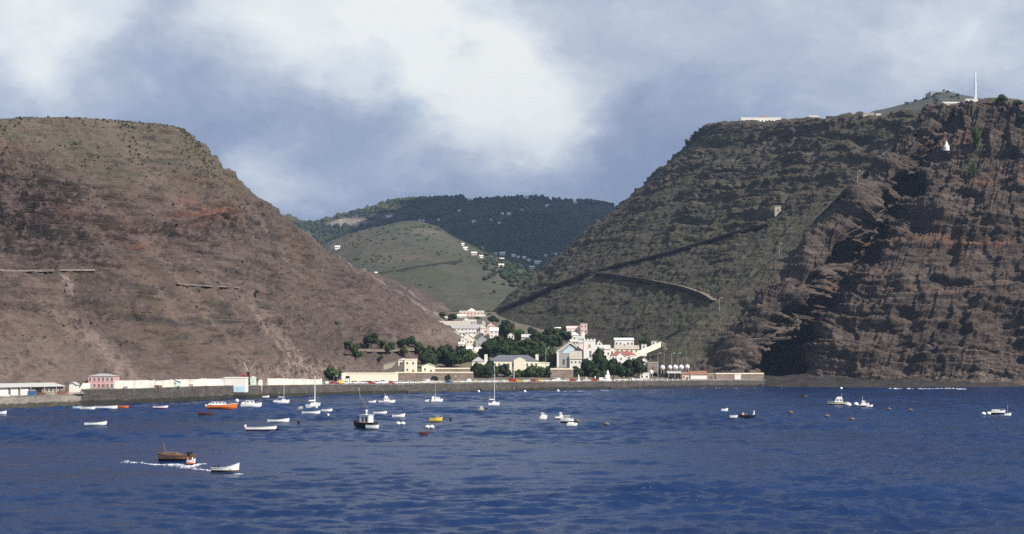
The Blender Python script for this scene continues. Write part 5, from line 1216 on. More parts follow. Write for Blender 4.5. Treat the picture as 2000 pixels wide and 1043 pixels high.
wheel_of = ['gloss_white', 'gloss_white', 'gloss_cream', 'gloss_white', 'gloss_white', 'gloss_red', 'gloss_white', 'gloss_blue', 'gloss_white', 'gloss_white', 'yellow', 'gloss_white', 'gloss_cream', 'gloss_white', 'gloss_red', 'gloss_white']
tot = {}
for i, px in enumerate(cars):
    if 1120 < px < 1135 or 1180 < px < 1195: continue
    col = wheel_of[(i*5+i//7) % len(wheel_of)]; kind = 'van' if i % 6 == 2 else 'saloon'
    key = (names[col], kind); tot[key] = tot.get(key, 0)+1; n = tot[key]
    car(px, rg.uniform(2.6, 4.2), rg.choice((0, 180, 4, 184, 90+rg.uniform(-15, 15), 8)), col, kind, f'{ORD(n)} {names[col]} {"van" if kind == "van" else "car"} from the left in the row parked along the wharf')
back_cars = [(690, 'gloss_red'), (704, 'gloss_white'), (716, 'gloss_blue'), (728, 'gloss_white'), (742, 'gloss_cream'), (757, 'gloss_red'), (770, 'gloss_white'), (800, 'gloss_white'), (830, 'gloss_cream'), (1010, 'gloss_white'), (1035, 'gloss_white')]+[(x, 'gloss_white') for x in (648, 662, 785, 845, 862, 880, 898, 915, 1060, 1092, 1110)]
back_cars.sort()
tot2 = {}
for px, col in back_cars:
    tot2[col] = tot2.get(col, 0)+1
    car(px, 9.0, 90 if px < 780 else 0, col, 'saloon', f'{ordn[tot2[col]-1]} {names[col]} car from the left in the second row set back on the wharf')
for i, px in enumerate(np.linspace(1200, 1345, 15)):
    x, D, z = quay_pt(px); r = empty('bollard', ((px-CX)/F*(D+0.5), D+0.5, z)); tag(r, f'{ordn[i]} white bollard from the left along the right part of the quay', 'bollard', 'white bollards on the quay edge')
    MB().lathe([(0.22, -0.3), (0.22, 1.0)], 8).build('post', M['white'], r); MB().lathe([(0.3, 1.002), (0.3, 1.15), (0.12, 1.3)], 8).build('cap', M['white'], r)
pole(1004, 702, 748, 870, 'white flagpole on the wharf before the hall pediment', 'flagpole', 'flagpole', 0.2, False, mat='white')
pole(1066, 680, 740, 930, 'tall lamp post right of the hall wing')
pole(1285, 690, 745, 935, 'tall lamp post left of the row of five tanks', rad0=0.14)
pole(1312, 690, 738, 968, 'grey lamp post standing behind the middle tanks', rad0=0.15)
pole(1324, 690, 738, 972, 'grey lamp post behind the fourth tank', rad0=0.12)
pole(1297, 682, 735, 985, 'thin lamp post before the dark spur behind the tanks', rad0=0.1)
pole(1270, 692, 735, 980, 'thin post behind the brown flat roofed block', name='post', cat='post', rad0=0.1, lamp=False)
for px, lab in ((652, 'lamp post by the left end of the cream shed'), (752, 'lamp post before the right part of the cream shed'), (884, 'lamp post before the brown retaining wall')):
    x, D, z = quay_pt(px); pole(px, 735, wharf_row(px, 2)[0], D+2, lab, rad0=0.08)
# ------------------------------------------------------------------ boats
def sea_z(px, py):
    D = F*HC/(py-HY); return (px-CX)/F*D, D
def hull_mb(L, B, fb, rise=0.5, transom=0.75, draft=0.35, open_=True, stern_rise=0.12, ns=15):
    """outer skin (paint above and below), inner skin, x = forward"""
    outer = MB(); S = []
    for i in range(ns):
        s = i/(ns-1)                                  # 0 stern .. 1 bow
        x = -L/2+L*s
        wd = B/2*((transom+(1-transom)*math.sin(min(1, s/0.45)*math.pi/2)) if s < 0.45 else max(0.015, 1-((s-0.45)/0.55)**2.3))
        z = fb*(1+rise*max(0, (s-0.35)/0.65)**2+stern_rise*(1-min(1, s/0.3))**2)
        kd = -draft*(1-max(0, (s-0.8)/0.2)**2*0.9)
        rake = L*0.05*max(0, (s-0.75)/0.25)**1.5
        S.append([(x, 0, kd), (x+rake*0.2, wd*0.62, kd*0.6), (x+rake*0.5, wd*0.92, fb*0.28), (x+rake, wd, z)])
    for sgn in (1, -1):
        v = [(p[0], p[1]*sgn, p[2]) for st in S for p in st]
        for i in range(ns-1):
            for j in range(3):
                q = (i*4+j, (i+1)*4+j, (i+1)*4+j+1, i*4+j+1)
                q = q if sgn < 0 else q[::-1]
                outer.add([v[k] for k in q], [(0, 1, 2, 3)], 0 if j < 2 else 1)
    t = S[0]; outer.add([(p[0], p[1], p[2]) for p in t]+[(p[0], -p[1], p[2]) for p in t[::-1]], [tuple(range(8))], 1)
    inner = MB(); k = 0.90
    for sgn in (1, -1):
        for i in range(ns-1):
            a, b = S[i], S[i+1]
            for j in range(3):
                pts = [(a[j][0], a[j][1]*k*sgn, a[j][2]+(0.12 if j < 3 and j > 0 else 0.14)), (b[j][0], b[j][1]*k*sgn, b[j][2]+0.13), (b[j+1][0], b[j+1][1]*k*sgn, b[j+1][2]+(0.0 if j == 2 else 0.12)), (a[j+1][0], a[j+1][1]*k*sgn, a[j+1][2]+(0.0 if j == 2 else 0.12))]
                inner.add(pts, [(0, 1, 2, 3) if sgn > 0 else (3, 2, 1, 0)])
    gun = MB()
    for sgn in (1, -1):
        for i in range(ns-1):
            a, b = S[i][3], S[i+1][3]; g = 0.03+0.012*B
            p = [(a[0], (a[1]+g)*sgn, a[2]-g), (b[0], (b[1]+g)*sgn, b[2]-g), (b[0], (b[1]+g)*sgn, b[2]+g), (a[0], (a[1]+g)*sgn, a[2]+g), (a[0], a[1]*0.86*sgn, a[2]+g), (b[0], b[1]*0.86*sgn, b[2]+g)]
            gun.add(p, [(0, 1, 2, 3), (3, 2, 5, 4)] if sgn < 0 else [(3, 2, 1, 0), (4, 5, 2, 3)])
    deck = MB()
    for i in range(ns-1):
        a, b = S[i][3], S[i+1][3]; deck.add([(a[0], -a[1]*0.97, a[2]-0.06), (b[0], -b[1]*0.97, b[2]-0.06), (b[0], b[1]*0.97, b[2]-0.06), (a[0], a[1]*0.97, a[2]-0.06)], [(0, 1, 2, 3)])
    return outer, inner, gun, deck, S
def boat_root(name, px, py, heading, label, cat, group):
    x, y = sea_z(px, py); r = empty(name, (x, y, 0.05), rad(heading)); tag(r, label, cat, group); return r
def size(lpx, py, heading, ratio=0.3):
    D = F*HC/(py-HY); c, s = abs(math.cos(rad(heading))), abs(math.sin(rad(heading))); return lpx/F*D/max(0.25, c+ratio*s)
def open_boat(px, py, lpx, heading, label, side='gloss_white', low='gloss_white', inner='wood', rim=None, outboard=False, name='rowing_boat', rise=0.55, tr=0.6, fbf=0.075, cat='boat', cover=None, group='small open boats at moorings', ratio=0.28):
    L = size(lpx, py, heading, ratio); B = L*ratio; fb = max(0.6, L*fbf*1.25); r = boat_root(name, px, py, heading, label, cat, group)
    o, inn, g, dk, S = hull_mb(L, B, fb, rise, tr, 0.3)
    o.build('hull', [M[low], M[side]], r); inn.build('inside', M[inner], r); g.build('gunwale', M[rim or side], r)
    for q in (-0.28, 0.0, 0.24):
        MB().box(q*L-0.14, q*L+0.14, -B*0.42, B*0.42, fb*0.62, fb*0.62+0.06).build('thwart', M[inner], r)
    if cover: MB().prism_x([(-B*0.44, fb*0.9), (B*0.44, fb*0.9), (B*0.1, fb*1.45), (-B*0.1, fb*1.45)], -L*0.40, L*0.22).build('canvas_cover', M[cover], r)
    if outboard:
        e = MB().box(-L/2-0.35, -L/2+0.15, -0.22, 0.22, fb*0.8, fb+0.75).build('outboard_motor', M['white' if outboard is True else outboard], r); MB().box(-L/2-0.25, -L/2-0.05, -0.08, 0.08, -0.6, fb*0.8).build('motor_leg', M['steel'], e)
    return r
def cabin_boat(px, py, lpx, heading, label, side='gloss_white', low='gloss_white', cab='gloss_white', name='motor_cruiser', cab_at=(-0.12, 0.2), cab_h=1.3, fly=False, mast=0, fbf=0.085, rise=0.5, ratio=0.3, aft=None, dk='cream', cat='boat', group='larger boats at moorings', rim=None):
    L = size(lpx, py, heading, ratio); B = L*ratio; fb = max(0.7, L*fbf); r = boat_root(name, px, py, heading, label, cat, group)
    o, inn, g, d, S = hull_mb(L, B, fb, rise, 0.8, 0.5)
    o.build('hull', [M[low], M[side]], r); d.build('deck', M[dk], r); g.build('gunwale', M[rim or side], r)
    a, b = cab_at; h0, h1 = fb*0.95, fb+cab_h
    c = MB().prism([(a*L, h0), (b*L+0.5, h0), (b*L-0.1, h1), (a*L, h1)], -B*0.33, B*0.33).build('cabin', M[cab], r)
    MB().box(a*L-0.2, b*L+0.1, -B*0.36, B*0.36, h1+0.003, h1+0.1).build('cabin_roof', M[cab], c)
    n = max(2, int((b-a)*L/1.1))
    for s in (-1, 1):
        for i in range(n):
            x0 = a*L+(b-a)*L*(i+0.2)/n; x1 = a*L+(b-a)*L*(i+0.75)/n
            MB().box(x0, x1, s*B*0.33-0.02, s*B*0.33+0.02, fb+cab_h*0.5, fb+cab_h*0.85).build('window', M['glass'], c)
    MB().prism([(b*L+0.30, h0+cab_h*0.42), (b*L+0.36, h0+cab_h*0.42), (b*L+0.03, h1-0.12), (b*L-0.03, h1-0.12)], -B*0.28, B*0.28).build('windscreen', M['glass'], c)
    if fly:
        f = MB().prism([(a*L+0.2, h1+0.1), (b*L*0.7, h1+0.1), (b*L*0.45, h1+1.0), (a*L+0.3, h1+1.0)], -B*0.25, B*0.25).build('flybridge', M[cab], r)
        MB().box(b*L*0.46, b*L*0.56, -B*0.24, B*0.24, h1+0.7, h1+1.3).build('fly_windscreen', M['glass'], f)
    if mast:
        mm = MB().tube((a*L+0.6, 0, h1), (a*L+0.3, 0, h1+mast), 0.06, 0.04, 6).build('mast', M['white'], r); MB().tube((a*L+0.35, -0.6, h1+mast*0.7), (a*L+0.35, 0.6, h1+mast*0.7), 0.03, 0.03, 5).build('spreader', M['white'], mm)
    if aft: MB().prism([(-0.46*L, fb), (a*L-0.3, fb), (a*L-0.3, fb+aft), (-0.44*L, fb+aft*0.8)], -B*0.3, B*0.3).build('aft_canopy', M['sail'], r)
    rl = MB()
    for i in range(9, 15, 2): rl.tube((S[i][3][0], S[i][3][1]*0.9, S[i][3][2]), (S[i][3][0], S[i][3][1]*0.9, S[i][3][2]+0.6), 0.02, 0.02, 4); rl.tube((S[i][3][0], -S[i][3][1]*0.9, S[i][3][2]), (S[i][3][0], -S[i][3][1]*0.9, S[i][3][2]+0.6), 0.02, 0.02, 4)
    for s in (-1, 1):
        for i in (9, 11): rl.tube((S[i][3][0], s*S[i][3][1]*0.9, S[i][3][2]+0.6), (S[i+2][3][0], s*S[i+2][3][1]*0.9, S[i+2][3][2]+0.6), 0.02, 0.02, 4)
    rl.build('bow_rail', M['steel'], r); return r
def yacht(px, py, lpx, heading, label, top, side='gloss_white', low='gloss_white', L=None, furl=0.16, mizzen=False, group='sailing boats at moorings', mw=0.10):
    L = L or size(lpx, py, heading, 0.3); B = L*0.3; fb = max(0.8, L*0.09); r = boat_root('sailing_yacht', px, py, heading, label, 'yacht', group)
    o, inn, g, d, S = hull_mb(L, B, fb, 0.4, 0.7, 0.6); o.build('hull', [M[low], M[side]], r); d.build('deck', M['cream'], r); g.build('gunwale', M[side], r)
    D = F*HC/(py-HY); H = (py-top)/F*D
    c = MB().prism([(-0.12*L, fb), (0.24*L, fb), (0.2*L, fb+0.55), (-0.10*L, fb+0.65)], -B*0.28, B*0.28).build('cabin', M['gloss_white'], r)
    for s in (-1, 1):
        for i in range(3): MB().box((-0.06+0.08*i)*L, (-0.02+0.08*i)*L, s*B*0.28-0.02, s*B*0.28+0.02, fb+0.22, fb+0.42).build('window', M['glass'], c)
    m = MB().tube((0.08*L, 0, fb), (0.08*L, 0, H), mw, mw*0.7, 8).build('mast', M['gloss_white'], r)
    MB().tube((0.08*L, -B*0.3, H*0.55), (0.08*L, B*0.3, H*0.55), 0.04, 0.04, 5).build('spreader', M['steel'], m)
    bm_ = MB().tube((0.07*L, 0, fb+1.3), (-0.42*L, 0, fb+1.35), 0.07, 0.07, 6).build('boom', M['steel'], r)
    MB().tube((0.05*L, 0, fb+1.48), (-0.40*L, 0, fb+1.5), furl, furl*0.8, 8).build('furled_sail', M['sail'], bm_)
    st = MB()
    for a, b in (((0.47*L, 0, fb*1.4), (0.08*L, 0, H*0.98)), ((-0.48*L, 0, fb), (0.08*L, 0, H)), ((0.06*L, B*0.45, fb), (0.08*L, B*0.28, H*0.55)), ((0.06*L, -B*0.45, fb), (0.08*L, -B*0.28, H*0.55)), ((0.08*L, B*0.28, H*0.55), (0.08*L, 0, H*0.97)), ((0.08*L, -B*0.28, H*0.55), (0.08*L, 0, H*0.97))): st.tube(a, b, 0.018, 0.018, 4)
    st.build('rigging', M['steel'], r)
    return r
def buoy(px, py, rm, label, mat='white', group='white mooring buoys', oval=1.0):
    x, y = sea_z(px, py); r = empty('mooring_buoy', (x, y, 0)); tag(r, label, 'buoy', group)
    MB().lathe([(rm*oval*math.sin(a), rm*0.55-rm*math.cos(a)) for a in np.linspace(0.15, math.pi-0.15, 9)], 12).build('float', M[mat], r, True)
    MB().tube((0, 0, rm*1.5), (0, 0, rm*1.5+0.3), 0.06, 0.06, 6).build('ring_post', M['steel'], r)

# left part of the bay
open_boat(151, 797, 17, 4, 'pale blue open boat at the left end of the row of four', 'paleblue', 'paleblue', rise=0.2)
open_boat(171, 799, 28, 2, 'white open boat second in the row of four by left quay', fbf=0.11, rise=0.2)
open_boat(207, 798, 42, 4, 'longest white open boat third in the row of four', fbf=0.085, rise=0.25)
open_boat(239, 796, 23, 3, 'orange open boat at the right end of the row of four', 'orange', 'orange', rise=0.2)
open_boat(313, 797, 28, 6, 'small white boat with red bottom below the long white wall', 'gloss_white', 'gloss_red', fbf=0.09)
open_boat(402, 810, 30, 5, 'low maroon open boat below the orange yacht', 'maroon', 'maroon', inner='maroon', outboard='maroon')
open_boat(186, 830, 42, 14, 'pale weathered open boat tilted alone on the left water', 'gloss_white', 'paleblue', rise=0.8)
open_boat(0, 808, 24, 6, 'white open boat cut by the left edge of the picture', rise=0.7)
cabin_boat(433, 797, 58, 6, 'orange hulled boat with white upper works near the store', side='orange', low='orange', cab_at=(-0.34, 0.14), cab_h=1.0, fbf=0.11, name='motor_boat', rim='gloss_white', aft=0.7)
open_boat(407, 793, 13, 25, 'white dinghy tied behind the orange hulled boat', rise=0.6)
cabin_boat(490, 794, 40, 8, 'white motor cruiser with stepped cabin below the pale green tower', cab_at=(-0.25, 0.16), cab_h=1.2, fbf=0.13, aft=0.9)
yacht(553, 786, 24, 20, 'white yacht with thin tall mast nearest the quay wall', 733, mw=0.07)
open_boat(538, 785, 9, 10, 'tiny white dinghy left of the thin masted yacht')
open_boat(519, 776, 13, 10, 'small white boat close under the sea wall', group='small open boats at moorings')
yacht(613, 794, 15, 68, 'white yacht seen bow on with thick white mast', 734, L=10, furl=0.3, mw=0.22)
crate_id = open_boat(587, 799, 11, 70, 'small grey boat left of the two white open boats', 'grey', 'grey', inner='grey', fbf=0.14, tr=0.85, cover='tin')
open_boat(607, 808, 35, 3, 'long white open boat below the bow on yacht', fbf=0.085)
open_boat(638, 803, 21, 6, 'shorter white open boat right behind the long white one')
open_boat(543, 824, 42, 9, 'white open boat with raised bow in the mid bay', fbf=0.08, rise=0.7)
open_boat(509, 840, 58, 7, 'pale blue white open boat with upright outboard motor', 'gloss_white', 'maroon', rise=0.4, outboard=True, fbf=0.075, ratio=0.22)
# fishing boat
D = F*HC/(833-HY); r = boat_root('fishing_boat', 712, 833, 148, 'dark hulled fishing boat with white wheelhouse and red mast', 'fishing boat', 'larger boats at moorings')
L, B, fb = 7.6, 3.2, 1.15
o, inn, g, d, S = hull_mb(L, B, fb, 0.55, 0.85, 0.6); o.build('hull', [M['dark'], M['dark']], r); d.build('deck', M['wood'], r); g.build('gunwale', M['redroof'], r)
open_boat(727, 836, 26, -8, 'white dinghy lying against the bow of the dark fishing boat', fbf=0.16, rise=0.2, tr=0.8)
wh = MB().box(-2.4, 1.0, -1.15, 1.15, fb*0.9, fb+2.15).build('wheelhouse', M['gloss_white'], r)
MB().box(-2.6, 1.15, -1.28, 1.28, fb+2.153, fb+2.30).build('wheelhouse_roof', M['gloss_white'], wh)
for x0, x1 in ((-1.9, -1.2), (-0.6, 0.1)):
    for s in (-1, 1): MB().box(x0, x1, s*1.15-0.03, s*1.15+0.03, fb+0.25, fb+1.7).build('window' if x0 < -1 else 'door', M['glass' if x0 < -1 else 'brown'], wh)
for y in (-0.6, 0.1): MB().box(0.97, 1.03, y, y+0.55, fb+1.2, fb+1.8).build('window', M['glass'], wh)
fn = MB().tube((-0.7, 0, fb+2.3), (-0.7, 0, fb+3.3), 0.22, 0.2, 8).build('funnel', M['white'], r); MB().tube((-0.7, 0, fb+3.3), (-0.7, 0, fb+3.75), 0.5, 0.35, 10).build('radar_dome', M['gloss_white'], fn)
ms = MB().tube((0.9, 0, fb), (1.9, 0.2, fb+9.6), 0.13, 0.05, 7).build('mast', M['maroon'], r); MB().tube((1.5, 0.1, fb+5.8), (1.95, 0.2, fb+10.2), 0.07, 0.05, 6).build('mast_top', M['white'], ms)
rgm = MB(); rgm.tube((3.7, 0, fb*1.5), (1.8, 0.2, fb+8.6), 0.03, 0.03, 4); rgm.tube((-3.6, 0.8, fb), (1.8, 0.2, fb+8.6), 0.03, 0.03, 4); rgm.tube((-3.6, -0.8, fb), (1.8, 0.2, fb+8.6), 0.03, 0.03, 4); rgm.build('rigging', M['rope'], r)
# middle of the bay
open_boat(727, 786, 14, 5, 'small white dinghy left of the flybridge cruiser')
cabin_boat(755, 786, 32, 6, 'white flybridge cruiser before the cream shed', cab_at=(-0.16, 0.16), cab_h=1.1, fly=True, fbf=0.10, mast=2.2)
open_boat(742, 808, 26, 6, 'white open boat right of the fishing boat mast', fbf=0.10)
open_boat(778, 814, 25, 9, 'pale open boat with upswept bow right of the fishing boat', rise=0.9)
buoy(778, 829, 0.55, 'left white float of the pair near the fishing boat', oval=1.3); buoy(787, 829, 0.55, 'right white float of the pair near the fishing boat', oval=1.3)
cabin_boat(853, 784, 25, 25, 'white cruiser with canvas canopy in the centre left', cab_at=(-0.2, 0.2), cab_h=1.1, fbf=0.11, aft=1.6, mast=6.5)
open_boat(834, 784, 8, 5, 'tiny white dinghy left of the canopied cruiser')
cabin_boat(851, 821, 25, 3, 'bright yellow boat with low grey cabin', side='yellow', low='yellow', cab='grey', cab_at=(0.0, 0.25), cab_h=0.6, fbf=0.10, name='small_cabin_boat')
buoy(835, 836, 0.55, 'left white float of the pair above the maroon boat', oval=1.3); buoy(843.5, 836, 0.55, 'right white float of the pair above the maroon boat', oval=1.3)
r = open_boat(828, 849, 19, 6, 'small dark maroon boat with short red staff', 'maroon', 'maroon', inner='maroon')
MB().tube((0.7, 0, 0.3), (0.8, 0, 1.5), 0.05, 0.04, 5).build('staff', M['redroof'], r)
yacht(964, 791, 24, 22, 'white yacht with the tallest mast in the centre', 713, mw=0.12, furl=0.25)
cabin_boat(939, 802, 11, 5, 'little grey cabin boat left of the tallest masted yacht', side='grey', low='brown', cab='white', cab_at=(-0.1, 0.25), cab_h=0.8, name='small_cabin_boat')
buoy(950, 799, 0.5, 'dark mooring buoy between grey cabin boat and tall yacht', 'dark', 'dark mooring buoys'); buoy(916, 801, 0.35, 'dark mooring buoy left of the grey cabin boat', 'dark', 'dark mooring buoys'); buoy(880, 819, 0.5, 'dark mooring buoy right of the yellow boat', 'dark', 'dark mooring buoys')
buoy(583, 825, 0.5, 'dark mooring buoy right of the raised bow open boat', 'dark', 'dark mooring buoys'); buoy(541, 839, 0.55, 'dark mooring buoy at the bow of the outboard motor boat', 'dark', 'dark mooring buoys'); buoy(660, 802, 0.5, 'dark mooring buoy right of the shorter white boat', 'dark', 'dark mooring buoys')
buoy(641, 812, 0.45, 'sand coloured float below the shorter white boat', 'cream', 'dark mooring buoys')
buoy(935, 766, 0.75, 'white buoy under the sea wall below the cream hall'); buoy(1025, 766, 0.75, 'white buoy under the sea wall right of the flagpole'); buoy(1090, 765, 0.75, 'white buoy under the sea wall below the bastion')
buoy(293, 781, 0.9, 'large white buoy under the sea wall right of the pink building'); buoy(540, 773, 0.75, 'white buoy above the tiny dinghy by the quay'); buoy(463, 785, 0.85, 'white buoy between orange boat and white motor cruiser'); buoy(618, 797, 0.5, 'small white buoy below the bow on yacht'); buoy(274, 781, 0.5, 'smaller white buoy left of the large white buoy')
# right part of the bay
cabin_boat(1061, 817, 15, 12, 'small white cabin boat with dark window alone right of centre', cab_at=(-0.3, 0.1), cab_h=1.0, fbf=0.12, name='small_cabin_boat', ratio=0.36)
cabin_boat(1092, 818, 17, 20, 'dark bottomed white boat at the back of the cluster', low='dark', cab_at=(0.05, 0.3), cab_h=1.3, fbf=0.12, name='small_cabin_boat')
cabin_boat(1107, 824, 26, -12, 'white boat with arched canopy in the cluster of three', low='dark', cab_at=(-0.15, 0.22), cab_h=1.2, fbf=0.11, name='small_cabin_boat', aft=1.0)
open_boat(1117, 831, 20, 4, 'white dinghy with cover at the front of the cluster', cover='white', fbf=0.13, rise=0.2, tr=0.8)
open_boat(1415, 802, 13, 5, 'tiny white boat alone in the right bay', fbf=0.12)
r = open_boat(1457, 814, 34, 3, 'low dark open boat with raised white motor at right', 'navy', 'dark', inner='brown', fbf=0.05, rise=0.1)
r.rotation_euler.z = rad(183); L = size(34, 814, 3, .28)
for x_, m_ in ((0.18, 'palepink'), (0.0, 'brown')): MB().prism([(x_*L-0.5, 0.35), (x_*L+0.5, 0.35), (x_*L+0.2, 1.3), (x_*L-0.25, 1.35)], -0.5, 0.5).build('canvas_bundle', M[m_], r)
MB().prism([(-L*0.5, 0.3), (-L*0.36, 0.3), (-L*0.42, 1.0), (-L*0.46, 2.1), (-L*0.5, 2.1)], -0.35, 0.35).build('raised_motor', M['gloss_white'], r)
open_boat(1433, 815, 15, 2, 'white dinghy left of the low dark open boat', rise=0.1)
cabin_boat(1637, 790, 40, 172, 'large dark and white cruiser with tall cabin at right', side='gloss_cream', low='dark', cab_at=(-0.22, 0.14), cab_h=1.3, fly=True, mast=2.6, fbf=0.11)
buoy(1657, 793, 0.9, 'white float nearest the large dark and white cruiser', oval=1.4); buoy(1672, 792, 0.85, 'white float between the two right hand cruisers', oval=1.3)
cabin_boat(1688, 793, 20, 15, 'small white cabin boat right of the large cruiser', low='dark', cab_at=(-0.3, 0.05), cab_h=1.3, fbf=0.10, mast=2.0, name='small_cabin_boat')
open_boat(1698, 794, 13, 2, 'white dinghy touching the small cabin boat at right', fbf=0.13, rise=0.2)
cabin_boat(1948, 807, 30, 4, 'low white boat with green strip near the right edge', low='navy', cab_at=(-0.35, 0.1), cab_h=0.5, fbf=0.06, name='small_cabin_boat')
r = open_boat(1968, 811, 14, 5, 'white dinghy with thin staff near the right edge', fbf=0.16, rise=0.3); MB().tube((0, 0, 0.4), (0, 0, 3.6), 0.05, 0.04, 5).build('staff', M['white'], r)
buoy(1921, 810, 0.6, 'left white float of the pair near the right edge', oval=1.3); buoy(1931, 809.5, 0.6, 'right white float of the pair near the right edge', oval=1.3)
buoy(1643, 760, 0.8, 'white buoy under the rocks above the large cruiser')
open_boat(1570, 775, 12, -20, 'tiny brown boat with pink float under the cliff', 'brown', 'brown', inner='palepink')
for px, py, lab in ((1544, 807, 'brown drifting float left of the large cruiser'), (1615, 814, 'brown drifting float below the large cruiser'), (1664, 820, 'long brown drifting float lowest on the right'), (1736, 800, 'reddish float right of the white dinghy'), (1778, 802, 'dark red float further right of the white dinghy'), (1185, 830, 'dark float right of the boat cluster'), (1128, 824, 'dark float touching the boat cluster')):
    buoy(px, py, 0.45, lab, 'brown', 'brown floats in the right bay', oval=2.2)
# brown barge under tow with its launch
r = boat_root('cargo_barge', 346, 899, -6, 'old brown wooden barge with leaning post under tow', 'barge', None)
L = size(72, 899, 6, 0.34); B = L*0.34; o, inn, g, d, S = hull_mb(L, B, 1.05, 0.12, 0.85, 0.5, stern_rise=0.5)
o.build('hull', [M['dark'], M['oldwood']], r); inn.build('inside', M['oldwood'], r); g.build('gunwale', M['wood'], r)
for k in range(3):
    for s in (-1, 1):
        sk = MB()
        for i in range(14):
            a, b = S[i], S[i+1]; z0 = 0.32+0.24*k; t0 = min(1, z0/1.05); ya = a[2][1]+(a[3][1]-a[2][1])*t0+0.05; yb = b[2][1]+(b[3][1]-b[2][1])*t0+0.05
            sk.add([(a[3][0], s*ya, z0), (b[3][0], s*yb, z0), (b[3][0], s*(yb+0.03), z0+0.10), (a[3][0], s*(ya+0.03), z0+0.10)], [(0, 1, 2, 3) if s < 0 else (3, 2, 1, 0)])
        sk.build('plank', M['wood' if k != 1 else 'rust'], r)
for x_ in (-0.34, -0.2, -0.06, 0.08): MB().box(x_*L-0.25, x_*L+0.25, -B*0.46, B*0.46, 0.95, 1.25).build('hatch_board', M['wood'], r)
MB().prism([(-0.42*L, 0.95), (0.05*L, 0.95), (0.0, 1.5), (-0.36*L, 1.6)], -B*0.36, B*0.36).build('cargo_cover', M['brown'], r)
MB().tube((-0.33*L, 0, 1.3), (-0.41*L, 0, 3.6), 0.13, 0.08, 7).build('leaning_post', M['wood'], r)
MB().box(0.30*L, 0.40*L, -0.8, 0.8, 0.9, 1.7).build('winch', M['dark'], r)
# people: one skinned body each, seated
def person(loc, rz, label, shirt='navy', trousers='dark', lean=0.1, name='person'):
    r = empty(name, tuple(loc), rad(rz)); tag(r, label, 'person')
    J = [(0, 0, 0.10), (0.02, 0, 0.35), (0.05+lean*0.3, 0, 0.58), (0.06+lean*0.4, 0, 0.66), (0.08+lean*0.45, 0, 0.74), (0.09+lean*0.5, 0, 0.86)]
    R_ = [0.16, 0.15, 0.16, 0.075, 0.085, 0.085]; E = [(i, i+1) for i in range(5)]
    for s in (-1, 1):
        o = len(J); J += [(0.03, s*0.09, 0.08), (0.42, s*0.13, 0.12), (0.46, s*0.13, -0.28), (0.58, s*0.13, -0.33)]; R_ += [0.10, 0.075, 0.05, 0.045]; E += [(0, o), (o, o+1), (o+1, o+2), (o+2, o+3)]
        o = len(J); J += [(0.05+lean*0.3, s*0.20, 0.55), (0.10+lean*0.3, s*0.26, 0.28), (0.33, s*0.22, 0.22), (0.41, s*0.21, 0.21)]; R_ += [0.07, 0.05, 0.035, 0.035]; E += [(2, o), (o, o+1), (o+1, o+2), (o+2, o+3)]
        for q in range(5):                                     # fingers and thumb
            f = len(J); y0 = s*(0.21+(q-1.7)*0.018) if q < 4 else s*0.17
            J += [(0.45, y0, 0.205), (0.45+(0.04, 0.05, 0.045, 0.035, 0.01)[q], y0, 0.185)]; R_ += [0.010, 0.008]; E += [(o+3, f), (f, f+1)]
    me = bpy.data.meshes.new('body'); me.from_pydata(J, E, []); b = link('body', me, M[shirt], r)
    me.materials.append(M[trousers])
    sk = b.modifiers.new('skin', 'SKIN'); sk.use_smooth_shade = True
    for i, v in enumerate(me.skin_vertices[0].data): v.radius = (R_[i], R_[i]); v.use_root = (i == 0)
    ss = b.modifiers.new('sub', 'SUBSURF'); ss.levels = 1; ss.render_levels = 1
    hx, hz = 0.09+lean*0.5, 0.86
    h = MB().lathe([(0.03, -0.13), (0.075, -0.08), (0.092, 0.0), (0.085, 0.07), (0.05, 0.115)], 10); h.box(0.08, 0.115, -0.014, 0.014, -0.035, 0.01); h.box(0.0, 0.03, 0.085, 0.105, -0.03, 0.03); h.box(0.0, 0.03, -0.105, -0.085, -0.03, 0.03)
    hd = h.build('head', M['skin'], r, True); hd.location = (hx, 0, hz+0.05)
    for s in (-1, 1): MB().box(0.08, 0.094, s*0.035-0.012, s*0.035+0.012, -0.004, 0.012).build('eye', M['dark'], hd)
    MB().box(0.078, 0.09, -0.022, 0.022, -0.068, -0.058).build('mouth', M['maroon'], hd)
    MB().lathe([(0.098, 0.015), (0.099, 0.06), (0.07, 0.12), (0.02, 0.14)], 10, (-0.012, 0)).build('hair', M['dark'], hd)
    return r
r = open_boat(373, 905, 17, -4, 'small launch with orange trim steaming beside the brown barge', 'gloss_white', 'orange', name='launch', fbf=0.11, cat='launch', group=None)
x, y = sea_z(373, 905)
person((x+0.2, y, 0.42), 0, 'person in a white shirt sitting in the launch beside the barge', 'white', 'navy')
person((x-0.75, y+0.1, 0.42), 0, 'person in an orange shirt at the stern of the launch', 'orange', 'navy')
r = open_boat(439, 920, 55, -6, 'white open boat with high bow under way before the barge', 'gloss_white', 'brown', name='motor_launch', rise=1.5, fbf=0.09, cat='launch', group=None)
x, y = sea_z(439, 920); D = y; L = size(55, 920, 6, 0.28)
person((x-L*0.27, y+0.1, 0.50), -6, 'person in dark clothes sitting at the stern of the white boat', 'navy', 'dark', 0.05)
MB().box(-L*0.47, -L*0.36, -0.45, 0.45, 0.2, 0.85).build('engine_box', M['dark'], r)
_t = NT(M['foam'].node_tree); _g = _t.add('ShaderNodeNewGeometry').outputs['Position']       # lacy: water shows through the bubbles
_t.l.new(_t.smooth(_t.noise(_g, 2.6, 4, 0.7).outputs['Fac'], 0.36, 0.62), _t.n['Principled BSDF'].inputs['Alpha'])
